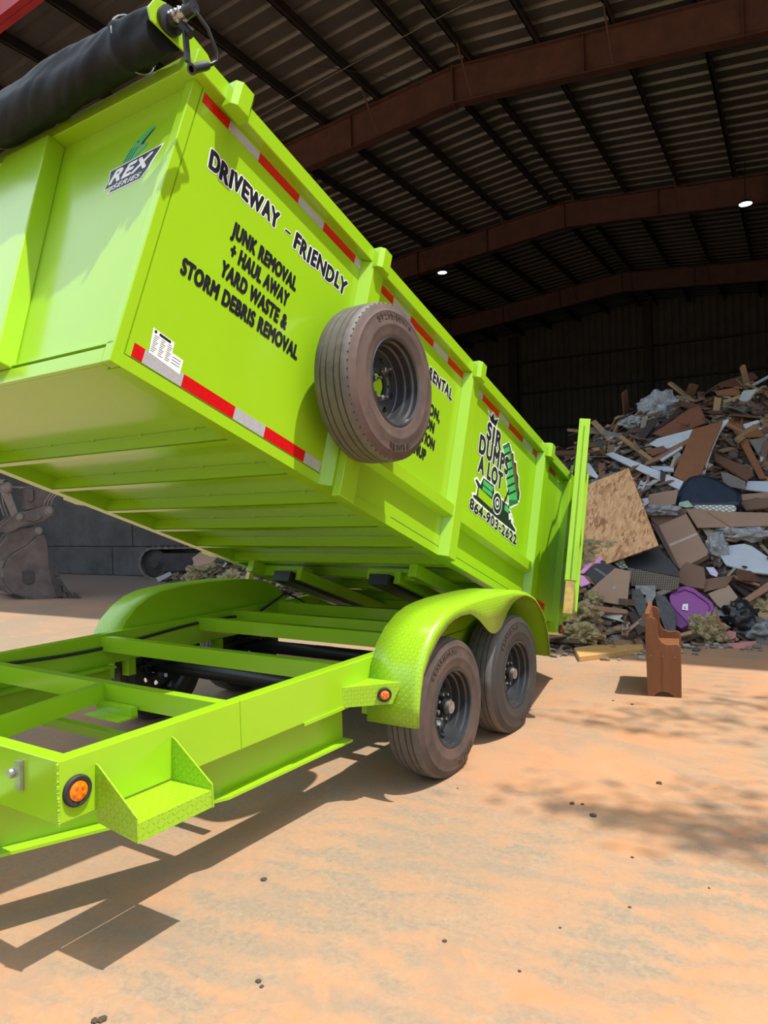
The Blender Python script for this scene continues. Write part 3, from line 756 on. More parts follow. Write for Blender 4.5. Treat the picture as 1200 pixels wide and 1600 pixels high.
def lettering():
    # brush lettering
    side_text('DRIVEWAY', .172, .985, .600, 1.012, .080, fat=.0055, outline=.0055, wob=.005, shear=-.05)
    side_text('-', .655, 1.032, .690, 1.036, .012, fat=.003, outline=.004)
    side_text('FRIENDLY', .727, .998, 1.150, 1.010, .080, fat=.0055, outline=.0055, wob=.005, shear=.05)
    side_text('JUNK REMOVAL', .368, .803, .797, .808, .066, fat=.0048)
    side_text('+ HAUL AWAY', .386, .708, .768, .705, .066, fat=.0048)
    side_text('YARD WASTE &', .362, .604, .790, .597, .066, fat=.0048)
    side_text('STORM DEBRIS REMOVAL', .180, .487, .903, .502, .066, fat=.0048)
    side_text('DUMPSTER RENTAL', 1.60, 1.005, 2.365, 1.013, .075, fat=.005, outline=.005, wob=.005)
    side_text('DEMOLITION,', 1.77, .805, 2.258, .805, .066, fat=.0048)
    side_text('RENOVATION', 1.76, .708, 2.210, .708, .066, fat=.0048)
    side_text('CONSTRUCTION', 1.72, .606, 2.243, .606, .066, fat=.0048)
    side_text('& CLEANUP', 1.80, .502, 2.160, .502, .066, fat=.0048)
    # company mark
    def P(pts, mat, lift, name='decal_shape', label=None):
        bm = new(); prism(bm, pts, lift - .0006, lift, lambda p, q, r: D(r, p, q)); return obj(name, bm, M[mat], DBX, label=label)
    g = lambda a, b: None
    def grow(pts, d):
        n = len(pts); out = []
        ar = sum(pts[i][0] * pts[(i + 1) % n][1] - pts[(i + 1) % n][0] * pts[i][1] for i in range(n)); sg = 1 if ar > 0 else -1
        for i in range(n):
            p0, p1, p2 = Vector(pts[i - 1]), Vector(pts[i]), Vector(pts[(i + 1) % n])
            e1 = (p1 - p0).normalized(); e2 = (p2 - p1).normalized(); n1 = Vector((e1.y, -e1.x)) * sg; n2 = Vector((e2.y, -e2.x)) * sg
            m = (n1 + n2); m = m / max(m.length, .3); k = 1 / max(.5, m.dot(n1)); out.append(tuple(p1 + m * d * k))
        return out
    crown = [(2.955, 1.135), (2.91, 1.185), (2.955, 1.165), (2.985, 1.215), (3.01, 1.168), (3.07, 1.20), (3.048, 1.135)]
    side_text('SIR', 2.925, .995, 3.165, 1.003, .118, fat=.0085, outline=.008, space=1.18, lift=.0032)
    side_text('DUMPS', 2.838, .850, 3.335, .872, .125, fat=.0085, outline=.008, space=1.18, lift=.0032)
    side_text('A LOT', 2.862, .716, 3.262, .728, .115, fat=.0085, outline=.008, space=1.18, lift=.0032)
    box_ = [(3.21, 1.045), (3.30, 1.105), (3.565, .76), (3.575, .73), (3.435, .65), (3.42, .70)]
    load = [(3.30, 1.10), (3.33, 1.10), (3.37, 1.06), (3.40, 1.07), (3.43, 1.01), (3.47, 1.02), (3.50, .95), (3.54, .93), (3.56, .86), (3.60, .82), (3.60, .76), (3.565, .755)]
    frame = [(2.845, .64), (2.865, .655), (2.93, .635), (2.96, .70), (3.135, .705), (3.16, .66), (3.40, .655), (3.50, .60), (3.50, .55), (3.60, .52), (3.59, .50), (3.40, .50), (3.20, .50), (2.85, .515), (2.84, .53), (2.89, .545), (2.895, .61)]
    for pts in (box_, load, frame, crown): P(grow(pts, .016), 'white_decal', .0010)
    P(load, 'black_decal', .0018)
    P([(3.33, 1.07), (3.36, 1.075), (3.40, 1.03), (3.47, .97), (3.53, .88), (3.575, .79), (3.55, .78)], 'brown_decal', .0024)
    P(box_, 'green_decal', .0024); P(frame, 'black_decal', .0016); P(crown, 'black_decal', .0018)
    P([(3.20, 1.045), (3.29, 1.112), (3.31, 1.095), (3.225, 1.03)], 'darkgreen_decal', .0028)
    for k in range(6):
        a = .12 + k * .14; p = Vector((3.215, 1.03)).lerp(Vector((3.43, .67)), a); q = Vector((3.30, 1.095)).lerp(Vector((3.57, .75)), a)
        d = Vector((.004, -.006)); P([tuple(p - d), tuple(q - d), tuple(q + d), tuple(p + d)], 'black_decal', .0030)
    P([(3.415, .70), (3.575, .755), (3.585, .735), (3.435, .655)], 'darkgreen_decal', .0030)
    P([(2.965, .615), (2.965, .69), (3.125, .693), (3.125, .615)], 'green_decal', .0024); P([(2.965, .645), (2.965, .653), (3.125, .655), (3.125, .647)], 'black_decal', .0028)
    P([(3.36, .60), (3.36, .645), (3.44, .64), (3.44, .60)], 'green_decal', .0024)
    circ = lambda cx, cy, r, n=28, k=1.0: [(cx + r * math.cos(2 * PI * i / n), cy + r * k * math.sin(2 * PI * i / n)) for i in range(n)]
    P([(2.91, .545), (2.91, .61), (3.15, .60), (3.15, .535)], 'lime', .0024)
    P(circ(3.225, .605, .085), 'white_decal', .0028); P(circ(3.225, .605, .075), 'black_decal', .0034); P(circ(3.225, .605, .046), 'white_decal', .0038); P(circ(3.225, .605, .036), 'black_decal', .0042); P(circ(3.225, .605, .017), 'white_decal', .0046)
    P([(3.33, .66), (3.39, .78), (3.405, .77), (3.36, .66)], 'black_decal', .0028)
    P([(3.44, .60), (3.48, .615), (3.5, .575), (3.46, .555)], 'white_decal', .0024); P([(3.50, .56), (3.53, .60), (3.555, .555)], 'white_decal', .0024)
    side_text('864-903-2622', 2.808, .425, 3.632, .413, .070, fat=.005, outline=.006, wob=.004, lift=.0032)
    # printed data sticker with small type
    P([(.142, .112), (.132, .212), (.238, .208), (.24, .165), (.298, .163), (.298, .102), (.146, .112)], 'white_decal', .0022, 'data_sticker', 'white data plate sticker')
    P([(.165, .196), (.165, .207), (.222, .205), (.222, .194)], 'black_decal', .0026); P(circ(.147, .202, .0065, 14), 'black_decal', .0026)
    for r in range(9):
        t = .186 - r * .008
        for c in range(3):
            a = .145 + c * .034; 
            if r < 6 or c < 3: P([(a, t), (a, t + .0022), (a + .024 - .004 * ((r + c) % 3), t + .0022), (a + .024 - .004 * ((r + c) % 3), t)], 'black_decal', .0026)
    for r in range(3): P([(.245, .150 - r * .012), (.245, .1525 - r * .012), (.288, .1525 - r * .012), (.288, .150 - r * .012)], 'black_decal', .0026)
    # emblem on the front wall
    fz = -BS; fx = Vector((1, 0, 0)); Fp = lambda x, t, l: D(x, .02, t) + fz * l
    def PF(pts, mat, lift, name='decal_shape', label=None):
        bm = new(); prism(bm, pts, lift - .0006, lift, lambda p, q, r: Fp(p, q, r)); return obj(name, bm, M[mat], DBX, label=label)
    PF([(-.437, .985), (-.10, 1.012), (-.145, .935), (-.155, .905), (-.192, .862), (-.40, .850), (-.382, .885), (-.437, .878), (-.425, .93)], 'white_decal', .0012)
    PF([(-.43, .980), (-.112, 1.005), (-.153, .938), (-.165, .908), (-.196, .868), (-.39, .857), (-.372, .892), (-.43, .885), (-.418, .93)], 'black_decal', .0018, 'emblem', 'dark emblem reading rex series')
    def ft(body, x0, t0, x1, t1, h, mat='white_decal', fat=.001):
        a, b = Fp(x0, t0, 0), Fp(x1, t1, 0); ex = (b - a).normalized(); ey = fz.cross(ex)
        flat_text('lettering', body, a, ex, ey, fz, (b - a).length, h, M[mat], DBX, fat, .35, .0028)
    ft('REX', -.41, .905, -.155, .922, .062, fat=.0045); ft('SERIES', -.375, .868, -.198, .876, .024)
    # generic open-jawed animal head above the emblem
    PF([(-.365, 1.0), (-.34, 1.06), (-.30, 1.10), (-.24, 1.135), (-.205, 1.14), (-.20, 1.12), (-.235, 1.09), (-.262, 1.06), (-.225, 1.06), (-.215, 1.05), (-.235, 1.03), (-.275, 1.012), (-.28, .998)], 'green_decal', .0014, 'emblem', 'green animal head emblem')
    PF([(-.268, 1.062), (-.262, 1.075), (-.208, 1.125), (-.205, 1.118), (-.245, 1.075), (-.25, 1.06)], 'black_decal', .0020)
    PF([(-.285, 1.055), (-.275, 1.068), (-.262, 1.060), (-.27, 1.048)], 'red_decal', .0022)
    PF([(-.30, 1.085), (-.295, 1.092), (-.285, 1.090), (-.288, 1.083)], 'black_decal', .0022)
    for a in (-.355, -.335, -.315): PF([(a, 1.0), (a + .03, 1.06), (a + .034, 1.06), (a + .006, 1.0)], 'black_decal', .0020)
lettering()

# ------------------------------------------------------------------ rolled tarp with its crank
def tarp():
    m, t = newmat('black_mesh_tarp'); v = t.obj()
    n = t.noise(7, 5, .6, v); w = t.noise(160, 2, .5, v)
    c = t.ramp(n, [(.3, (.003, .0035, .005)), (.75, (.010, .012, .017))])
    t.out(c, .6, bump=t.m('ADD', n, t.m('MULTIPLY', w, .25)), bs=.35, bd=.01, spec=.25)
    bm = new(); seg = 56; N = 110; rings = []
    for i in range(N + 1):
        x = lerp(-.035, -2.05, i / N); ring = []
        for k in range(seg):
            a = 2 * PI * k / seg; r = lerp(.088, .104, min(1, i / 40))
            r += .010 * noise.noise(Vector((x * 2.2, math.cos(a) * 1.4, math.sin(a) * 1.4)))
            r += .0075 * math.sin(a * 3 + x * 9 + 2.5 * noise.noise(Vector((x * 2, 0, 4)))) * (noise.noise(Vector((x * 3, a * .2, 7))) + .5)
            r += .010 * abs(noise.noise(Vector((x * 9 + a * 1.5, math.cos(a) * .8, math.sin(a) * .8))))
            if 3.4 < a < 5.4: r += .03 * math.sin((a - 3.4) / 2 * PI) * (.6 + .5 * noise.noise(Vector((x * 3, 1, 1))))
            if x > -.2: r *= .93 + .07 * math.sin(min(1, -x / .2) * PI / 2); 
            if -.24 < x < -.20: r += .008
            ring.append(bm.verts.new(D(x, -.16 + r * math.cos(a), 1.385 + r * math.sin(a))))
        rings.append(ring)
    for a, b in zip(rings, rings[1:]):
        for k in range(seg): bm.faces.new((a[k], a[(k + 1) % seg], b[(k + 1) % seg], b[k]))
    bm.faces.new(rings[0]); bm.faces.new(rings[-1][::-1])
    r = obj('tarp_roll', bm, m, TR, smooth=60, label='rolled black mesh tarp along the top of the front wall')
    for x in (-.22, -1.25, -1.95):
        bm = new(); P = [D(x + .004 * math.sin(k), -.16 + .108 * math.cos(k * 2 * PI / 24), 1.385 + .108 * math.sin(k * 2 * PI / 24)) for k in range(25)]
        tube(bm, P, .004, 5, cap=False); obj('tarp_cord', bm, M['steel'], r)
    # mounting plates
    for f in (lambda x: x, lambda x: -WB - x):
        bm = new(); prism(bm, [(-.262, 1.36), (-.245, 1.425), (-.20, 1.452), (.03, 1.437), (.062, 1.415), (.062, 1.36), (-.06, 1.345), (-.235, 1.325)], -.012, -.004, lambda p, q, r: D(f(r), p, q))
        obj('tarp_bracket', bm, M['lime'], TR, bevel=.002)
    T = lambda x, y, z: D(x, -.17 + y, 1.385 + z)
    bm = new(); lathe(bm, [(.001, .0), (.055, .0), (.055, .018), (.03, .022), (.026, .04), (.001, .04)], 24, T)
    c = obj('crank', bm, M['black_metal'], TR, smooth=True, label='crank for the tarp roll')
    bm = new(); lathe(bm, [(.001, .02), (.02, .02), (.02, .11), (.001, .11)], 16, T)
    for k in range(26):
        a = random.uniform(0, 2 * PI); x = random.uniform(.025, .09); bmesh.ops.create_icosphere(bm, subdivisions=1, radius=random.uniform(.006, .011), matrix=Matrix.Translation(T(x, .024 * math.cos(a), .024 * math.sin(a))))
    obj('gear_joint', bm, M['steel'], c)
    bm = new(); tube(bm, [T(.10, 0, 0), T(.145, 0, 0)], .026, 16); tube(bm, [T(.125, -.03, .03), T(.125, .0, -.0)], .022, 12); obj('crank_socket', bm, M['black_metal'], c, smooth=True)
    bm = new()
    tube(bm, [T(.135, .0, .0), D(.155, -.10, 1.352), D(.16, -.04, 1.30), D(.155, -.022, 1.272), D(.15, -.04, 1.238), D(.15, -.06, 1.214)], .0075, 10)
    obj('crank_rod', bm, M['black_metal'], c, smooth=True)
    bm = new(); lathe(bm, [(.010, 0), (.016, .002), (.018, .02), (.018, .085), (.021, .092), (.021, .098), (.012, .1), (.012, .09)], 20,
        lambda x, y, z: D(.148, -.052, 1.222) + (D(.148, -.122, 1.128) - D(.148, -.052, 1.222)).normalized() * x + EX * y + (D(.148, -.122, 1.128) - D(.148, -.052, 1.222)).normalized().cross(EX) * z)
    obj('crank_grip', bm, M['black_plastic'], c, smooth=True)
    bm = new(); beam(bm, D(.075, -.14, 1.345), D(.10, -.105, 1.205), .022, .012, up=(1, 0, 0)); tube(bm, [D(.06, -.15, 1.36), D(.09, -.12, 1.33)], .02, 12); obj('crank_arm', bm, M['black_metal'], c)
tarp()

# ================================================================== CHURCH PEW
def pew():
    wd = wood('varnished_pine', (.24, .095, .038), (.175, .062, .022), 5, .38, (6, 6, .8))
    o0 = Vector((.527, 2.173, 0)); u = Vector((.972, .232, 0)).normalized(); w = Vector((-.19, .98, 0)).normalized()
    r = empty('pew', o0 + u * .12 + w * .3, 'small reddish wooden church pew standing alone on the sunlit concrete', 'bench')
    T = lambda p, q, z: o0 + u * p + w * q + Vector((0, 0, z))
    Wd = .245
    prof = [(0, 0), (.05, 0), (.065, .022), (.09, .036), (.125, .04), (.155, .034), (.18, .015), (.195, 0), (Wd, 0), (Wd, .02), (Wd + .004, .375), (.244, .392), (.225, .405), (.205, .408), (.175, .402), (.145, .404), (.115, .418), (.095, .445), (.085, .48), (.083, .525), (.084, .56), (.075, .595), (.05, .612), (.02, .612), (0, .60), (-.004, .57)]
    for q in (0, .60):
        bm = new(); prism(bm, prof, q - .011, q + .011, lambda p, z, k: T(p, k, z)); e = obj('end_panel', bm, wd, r, bevel=.003)
        bm = new(); box(bm, .108, .1095, q - .0118, q - .0105, .03, .34, T); obj('board_joint', bm, M['black_plastic'], e)
        for (p, z) in ((.03, .31), (.115, .31), (.205, .305)):
            bm = new(); bmesh.ops.create_uvsphere(bm, u_segments=8, v_segments=6, radius=.006, matrix=Matrix.Translation(T(p, q - .011, z))); obj('screw_plug', bm, wd, e)
    bm = new(); box(bm, .06, .235, .011, .589, .325, .345, T); obj('seat', bm, wd, r, bevel=.003)
    bm = new(); box(bm, .0, .022, .011, .589, .0, 1, lambda p, q, z: T(p + .035 * (1 - z), q, .33 + .32 * z - .04 * abs(q / .6 - .5) * 0)); obj('backrest', bm, wd, r, bevel=.004)
    bm = new(); prism(bm, [(0, .605), (.6, .605), (.6, .64), (.55, .655), (.5, .64), (.1, .64), (.05, .655), (0, .64)], -.004, .03, lambda a, z, k: T(k, a, z)); obj('top_rail', bm, wd, r, bevel=.003)
    bm = new(); box(bm, .20, .215, .011, .589, .06, .325, T); obj('front_board', bm, wd, r, bevel=.002)
pew()

# ================================================================== EXCAVATOR
def excavator():
    mud = simple('muddy_grey_brown_steel', (.10, .078, .068), .75, var=.35, scale=4, bump=.4)
    dark = simple('dark_muddy_steel', (.05, .042, .038), .7, var=.35, scale=5, bump=.4)
    pale = simple('worn_pin_steel', (.17, .14, .125), .5, var=.25, scale=9)
    yel = simple('weathered_orange_panels', (.30, .13, .03), .6, var=.3, scale=3)
    glass = simple('cab_glass', (.02, .025, .03), .08)
    u = Vector((CR.x, CR.y, 0)).normalized(); f = Vector((CF.x, CF.y, 0)).normalized(); b0 = Vector((-10.418, 4.33, 0))
    X = lambda p, z, k: b0 + u * p + Vector((0, 0, z)) + f * k
    R_ = empty('excavator', b0 + u * 3.5 + f * 2.6, 'mud-caked excavator, bucket resting on the ground inside the shed left of the raised box', 'excavator')
    q = lambda a, b: ((a / 7.275 - 100) / 83.5, (935 - 740 - b / 7.275) / 83.5)
    fb = (f * .80 - u * .60)
    XB = lambda p, z, k: b0 + u * p + Vector((0, 0, z)) + fb * k
    def pl(name, pts, k0, k1, mat=mud, par=R_, bevel=.012, shear=0.0):
        bm = new(); prism(bm, [q(*p) for p in pts], k0, k1, lambda a, b, c: XB(a, b, c)); return obj(name, bm, mat, par, bevel=bevel)
    side = [(440, 725), (520, 690), (560, 800), (575, 1000), (600, 1180), (650, 1320), (690, 1400), (560, 1420), (430, 1425), (300, 1395), (150, 1345), (85, 1260), (55, 1160), (62, 1060), (110, 960), (210, 880), (330, 815)]
    bk = pl('bucket', side, 0, .05)
    pl('bucket_side', side, 1.15, 1.20, par=bk, shear=.75)
    # curved shell between the two sides
    bm = new(); sp = [q(*p) for p in side[6:]] 
    for i in range(len(sp) - 1):
        a, b = sp[i], sp[i + 1]; sh = .75 * 1.15
        v = [bm.verts.new(XB(a[0], a[1], 0.02)), bm.verts.new(XB(b[0], b[1], 0.02)), bm.verts.new(XB(b[0], b[1], 1.18)), bm.verts.new(XB(a[0], a[1], 1.18))]
        bm.faces.new(v)
    o = obj('bucket_shell', bm, mud, bk); s = o.modifiers.new('s', 'SOLIDIFY'); s.thickness = .035
    pl('wear_patch', [(260, 1100), (300, 1085), (380, 1100), (400, 1150), (395, 1230), (330, 1255), (265, 1220)], -.02, 0, dark, bk)
    pl('side_cutter', [(560, 1000), (600, 1000), (650, 1150), (690, 1290), (720, 1390), (650, 1400), (600, 1250)], -.03, .08, dark, bk)
    for (a, b, k) in ((640, 1120, -.06), (690, 1230, -.05), (740, 1310, -.04), (790, 1380, -.06), (860, 1400, -.16)):
        pl('bucket_tooth', [(a - 40, b - 50), (a, b - 40), (a + 45, b + 30), (a + 40, b + 50), (a - 20, b + 40)], k, k + .12, dark, bk)
    pl('bucket_ear', [(-40, 900), (130, 680), (300, 620), (480, 590), (530, 640), (525, 710), (430, 725), (330, 815), (150, 900), (0, 1000)], .05, .12, mud, bk)
    pl('bucket_ear', [(-40, 900), (130, 680), (300, 620), (480, 590), (530, 640), (525, 710), (430, 725), (330, 815), (150, 900), (0, 1000)], .5, .57, mud, bk)
    lk = pl('link_plate', [(15, 650), (25, 590), (130, 510), (225, 440), (370, 420), (500, 390), (590, 365), (645, 430), (610, 495), (525, 545), (400, 570), (270, 600), (120, 668)], -.02, .05, mud)
    pl('link_plate', [(15, 650), (25, 590), (130, 510), (225, 440), (370, 420), (500, 390), (590, 365), (645, 430), (610, 495), (525, 545), (400, 570), (270, 600), (120, 668)], .5, .57, mud)
    pl('link_boss', [(325, 500), (345, 460), (400, 445), (470, 455), (505, 490), (480, 525), (400, 545), (345, 535)], -.045, -.02, mud, lk)
    pl('link_arm', [(60, 180), (160, 160), (215, 330), (255, 450), (180, 480), (120, 330)], 0.05, .12, pale)
    pl('link_arm', [(20, 200), (60, 200), (100, 330), (50, 440), (20, 420)], .45, .52, pale)
    pl('stick', [(340, 120), (620, 60), (1200, -900), (1050, -1000), (560, 40), (560, 400), (360, 420)][:0] or [(335, 150), (520, 120), (1250, -1500), (1650, -1500), (640, 200), (520, 400), (350, 415)], .12, .45, mud)
    pl('stick_casting', [(345, 180), (430, 180), (430, 300), (400, 320), (360, 300)], .06, .12, mud)
    pins = [(130, 150, 58), (260, 490, 42), (590, 430, 52), (470, 650, 42), (70, 90, 25)]
    for a, b, r in pins:
        c = q(a, b); bm = new(); lathe(bm, [(.001, -.06), (r * .6 / 607.5, -.06), (r * .65 / 607.5, -.03), (r / 607.5, -.03), (r / 607.5, .7), (.001, .7)], 20, lambda x, y, z, c=c: XB(c[0] + y, c[1] + z, x)); obj('pin', bm, pale, R_, smooth=True)
    bm = new(); a, b = q(190, 140), q(-250, 60); tube(bm, [XB(*q(420, 165), .3), XB(*q(190, 150), .3)], .03, 10); tube(bm, [XB(*q(150, 120), .3), XB(*q(-300, 90), .3)], .11, 16)
    obj('bucket_cylinder', bm, pale, R_, smooth=True)
    for d in (0, 45, 90):
        bm = new(); tube(bm, [XB(*q(540 + d, 420 - d * .4), .1), XB(*q(560 + d, 330 - d * .3), .08), XB(*q(620 + d, 250 - d * .1), .1), XB(*q(760 + d, 150), .2), XB(*q(900 + d, -100), .3)], .022, 8); obj('hydraulic_hose', bm, pale, R_, smooth=True)
    for d in (0, 40):
        bm = new(); tube(bm, [XB(*q(30 + d, 60), .2), XB(*q(60 + d, 330), .15), XB(*q(110 + d, 470), .2)], .018, 8); obj('hydraulic_hose', bm, pale, R_, smooth=True)
    # boom, house, tracks further back
    bm = new(); beam(bm, X(1.3, 3.9, .4), X(3.2, 4.6, 1.6), .45, .6); beam(bm, X(3.2, 4.6, 1.6), X(4.6, 1.9, 2.9), .45, .75); obj('boom', bm, yel, R_, bevel=.03)
    bm = new(); box(bm, 3.6, 6.4, .95, 1.9, 2.0, 4.3, lambda p, z, k: X(p, z, k)); obj('house', bm, yel, R_, bevel=.06)
    bm = new(); box(bm, 3.7, 4.9, 1.2, 2.9, 2.0, 2.9, lambda p, z, k: X(p, z, k)); cb = obj('cab', bm, yel, R_, bevel=.08)
    bm = new(); box(bm, 3.8, 4.8, 1.9, 2.75, 1.985, 2.0, lambda p, z, k: X(p, z, k)); obj('cab_window', bm, glass, cb)
    # each crawler: belt of pads round a stadium
    tu = Vector((.93, .36, 0)).normalized(); tb = Vector((-12.0, 7.25, 0)); tw = Vector((-tu.y, tu.x, 0))
    for off in (0, 2.3):
        Tk = lambda p, k, z: tb + tu * p + tw * (k + off) + Vector((0, 0, z))
        Lx, rad = 3.3, .37
        bm = new(); n = 56; per = 2 * Lx + 2 * PI * rad
        def at(s_):
            s_ %= per
            if s_ < Lx: return rad + s_, 2 * rad, 0
            s_ -= Lx
            if s_ < PI * rad: a = PI / 2 - s_ / rad; return rad + Lx + rad * math.cos(a), rad + rad * math.sin(a), a - PI / 2
            s_ -= PI * rad
            if s_ < Lx: return rad + Lx - s_, 0, PI
            s_ -= Lx; a = -PI / 2 - s_ / rad; return rad + rad * math.cos(a), rad + rad * math.sin(a), a - PI / 2
        for i in range(n):
            p, z, a = at(per * i / n); ca, sa = math.cos(a), math.sin(a); hw = per / n * .46
            box(bm, -hw, hw, 0, .5, -.045, .0, lambda x, k, h: Tk(p + x * ca - h * sa, k, z + x * sa + h * ca))
            box(bm, -.015, .015, 0, .5, 0, .03, lambda x, k, h: Tk(p + x * ca - h * sa, k, z + x * sa + h * ca))
        cr = obj('crawler_track', bm, pale, R_)
        bm = new(); box(bm, .45, Lx + .3, .08, .42, .16, .60, Tk); obj('track_frame', bm, dark, cr, bevel=.03)
        for p in (rad, Lx + rad):
            bm = new(); lathe(bm, [(.001, 0), (.1, .0), (.12, .02), (.31, .04), (.31, .4), (.001, .42)], 24, lambda x, y, z: Tk(p + y, .05 + x, rad + z)); obj('idler_wheel', bm, dark, cr, smooth=True)
excavator()

# ================================================================== DEBRIS HEAP
def sm(t): t = max(0, min(1, t)); return t * t * (3 - 2 * t)
def interp(x, pts):
    if x <= pts[0][0]: return pts[0][1]
    for (a, va), (b, vb) in zip(pts, pts[1:]):
        if x <= b: return lerp(va, vb, (x - a) / (b - a))
    return pts[-1][1]
HR = [(-12.5, 0), (-10.5, .35), (-9, .65), (-7, .75), (-5, .75), (-3.6, 1.3), (-2.9, 1.85), (-2.36, 2.15), (-1.9, 2.4), (-1.55, 2.65), (-1.12, 2.9), (-.5, 3.0), (-.1, 3.0), (.45, 2.92), (.8, 2.86), (2, 2.9), (4, 3.1), (6, 3.1), (9, 2.8)]
Y0 = [(-12, 7.6), (-9, 6.2), (-7, 5.4), (-5, 4.6), (-3, 4.1), (-1.6, 3.75), (-.7, 3.6), (0, 3.9), (.45, 4.35), (1.1, 4.85), (2, 5.1), (5, 5.2), (9, 5.6)]
def heap(x, y):
    H = interp(x, HR); y0 = interp(x, Y0); yr = 8.7
    if y < y0: return -.05
    t = (y - y0) / (yr - y0)
    h = H * (1 - (1 - min(t, 1)) ** 1.35) if t < 1 else H * (1 - .15 * sm((y - yr) / 4)) * (1 - sm((y - 11) / 3.0))
    h = h * (1 + .10 * noise.noise(Vector((x * .9, y * .9, 3)))) + .10 * min(1, t * 5) * noise.noise(Vector((x * 2.3, y * 2.3, 9)))
    return h
def heap_n(x, y):
    e = .12; return Vector((-(heap(x + e, y) - heap(x - e, y)) / (2 * e), -(heap(x, y + e) - heap(x, y - e)) / (2 * e), 1)).normalized()
def island(name, stops, rough=.75, bump=.2):
    m, t = newmat(name); g = t.n('ShaderNodeNewGeometry')
    r = [o for o in g.outputs if o.name == 'Random Per Island'][0]
    n = t.noise(6, 5, .65, t.obj())
    c = t.mix(.35, t.ramp(r, stops, 'CONSTANT'), t.mix(n, (.06, .045, .035), (.38, .30, .22)), 'MULTIPLY')
    c = t.mix(.25, t.ramp(r, stops, 'CONSTANT'), c)
    t.out(t.mix(t.m('MULTIPLY', n, .55), t.ramp(r, stops, 'CONSTANT'), (.05, .038, .03)), rough, bump=n, bs=bump); return m
def heap_base():
    m, t = newmat('mixed_fine_rubble'); v = t.obj()
    vo = t.n('ShaderNodeTexVoronoi', i_Scale=13.0); t.set(vo.inputs['Vector'], t.obj((1, 1, 1.5))); 
    c = t.ramp(t.n('ShaderNodeSeparateColor', i_0=vo.outputs['Color']).outputs[0], [(0, (.035, .025, .02)), (.3, (.10, .06, .038)), (.52, (.16, .11, .075)), (.68, (.05, .045, .042)), (.8, (.24, .2, .16)), (.93, (.33, .31, .28))], 'CONSTANT')
    n = t.noise(9, 6, .7, v)
    c = t.mix(t.m('MULTIPLY', n, .7), c, (.045, .032, .025))
    t.out(c, .9, bump=t.m('ADD', vo.outputs[0], n), bs=.8, bd=.05)
    bm = new(); dx = .07; xs = [-12.3 + dx * i for i in range(int(20.5 / dx))]; ys = [3.4 + .085 * j for j in range(122)]
    g = []
    for y in ys:
        row = []
        for x in xs:
            h = heap(x, y)
            if h > 0: h += .09 * abs(noise.noise(Vector((x * 6, y * 6, 0)))) + .06 * noise.noise(Vector((x * 13, y * 13, 5))) - .05
            row.append(bm.verts.new((x, y, h)))
        g.append(row)
    for a, b in zip(g, g[1:]):
        for i in range(len(a) - 1):
            if max(a[i].co.z, a[i + 1].co.z, b[i].co.z, b[i + 1].co.z) > 0: bm.faces.new((a[i], a[i + 1], b[i + 1], b[i]))
    for vtx in [v_ for v_ in bm.verts if not v_.link_faces]: bm.verts.remove(vtx)
    obj('debris_heap', bm, m, label='huge mixed heap of demolition rubble under the shed roof', cat='debris', kind='stuff', recalc=False, smooth=25)
heap_base()
def shard(bm, x, y, L, w, th, lift=0.0, steep=1.0, flat=False):
    n = heap_n(x, y); n = (n + Vector([random.gauss(0, .35 * steep) for _ in range(3)])).normalized()
    a = n.orthogonal().normalized(); a = Matrix.Rotation(random.uniform(0, 2 * PI), 3, n) @ a; b = n.cross(a)
    c = Vector((x, y, max(heap(x, y), th / 2) + lift))
    j = [random.uniform(.7, 1.1) for _ in range(4)]
    T = lambda p, q, r: c + a * p + b * q + n * r
    pts = [(-L / 2 * j[0], -w / 2), (L / 2 * j[1], -w / 2 * j[2]), (L / 2 * j[3], w / 2), (-L / 2, w / 2 * j[2])]
    prism(bm, pts, -th / 2, th / 2, T)
def scatter(name, N, L, w, th, mat, label, cat, xr=(-10.5, 6), tr=(0, 1), dens=None, steep=1.0, lift=.02):
    bm = new(); k = 0
    while k < N:
        x = random.uniform(*xr); y0 = interp(x, Y0); y = lerp(y0 - .05, 9.2, random.uniform(*tr) ** 1.1)
        if dens and random.random() > dens(x, y): continue
        if covers(Vector((x, y, heap(x, y))), .06): continue
        shard(bm, x, y, random.uniform(*L), random.uniform(*w), random.uniform(*th), random.uniform(-.5, 1) * lift, steep); k += 1
    obj(name, bm, mat, label=label, cat=cat, kind='stuff', recalc=False)
BR = [(0, (.09, .05, .03)), (.2, (.17, .10, .055)), (.38, (.25, .15, .08)), (.55, (.05, .035, .028)), (.68, (.33, .22, .12)), (.8, (.13, .10, .085)), (.9, (.40, .33, .24))]
M['splinter'] = island('splinter_wood', BR)
M['paper'] = island('paper_scraps', [(0, (.45, .43, .40)), (.3, (.30, .28, .26)), (.5, (.55, .54, .52)), (.7, (.22, .23, .25)), (.85, (.42, .36, .28))], .6)
M['grit'] = island('rubble_grit', [(0, (.25, .20, .15)), (.4, (.42, .35, .27)), (.6, (.12, .09, .07)), (.8, (.5, .45, .38))], .9)
right = lambda x, y: 1.0 if x > -3.5 else .35
def front_grit():
    bm = new()
    for k in range(1500):
        x = random.uniform(-5, 4.5); y = interp(x, Y0) + random.gauss(-.1, .22)
        r = abs(random.gauss(.010, .012)) + .004
        z = max(0, heap(x, y))
        bmesh.ops.create_icosphere(bm, subdivisions=1, radius=r, matrix=Matrix.Translation((x, y, z + r * .5)) @ Matrix.Rotation(random.random() * 3, 4, 'X') @ Matrix.Diagonal((1.5, 1, .7, 1)))
    obj('rubble_grit', bm, M['grit'], label='loose grit and crumbs along the foot of the heap', cat='gravel', kind='stuff', recalc=False)
front_grit()

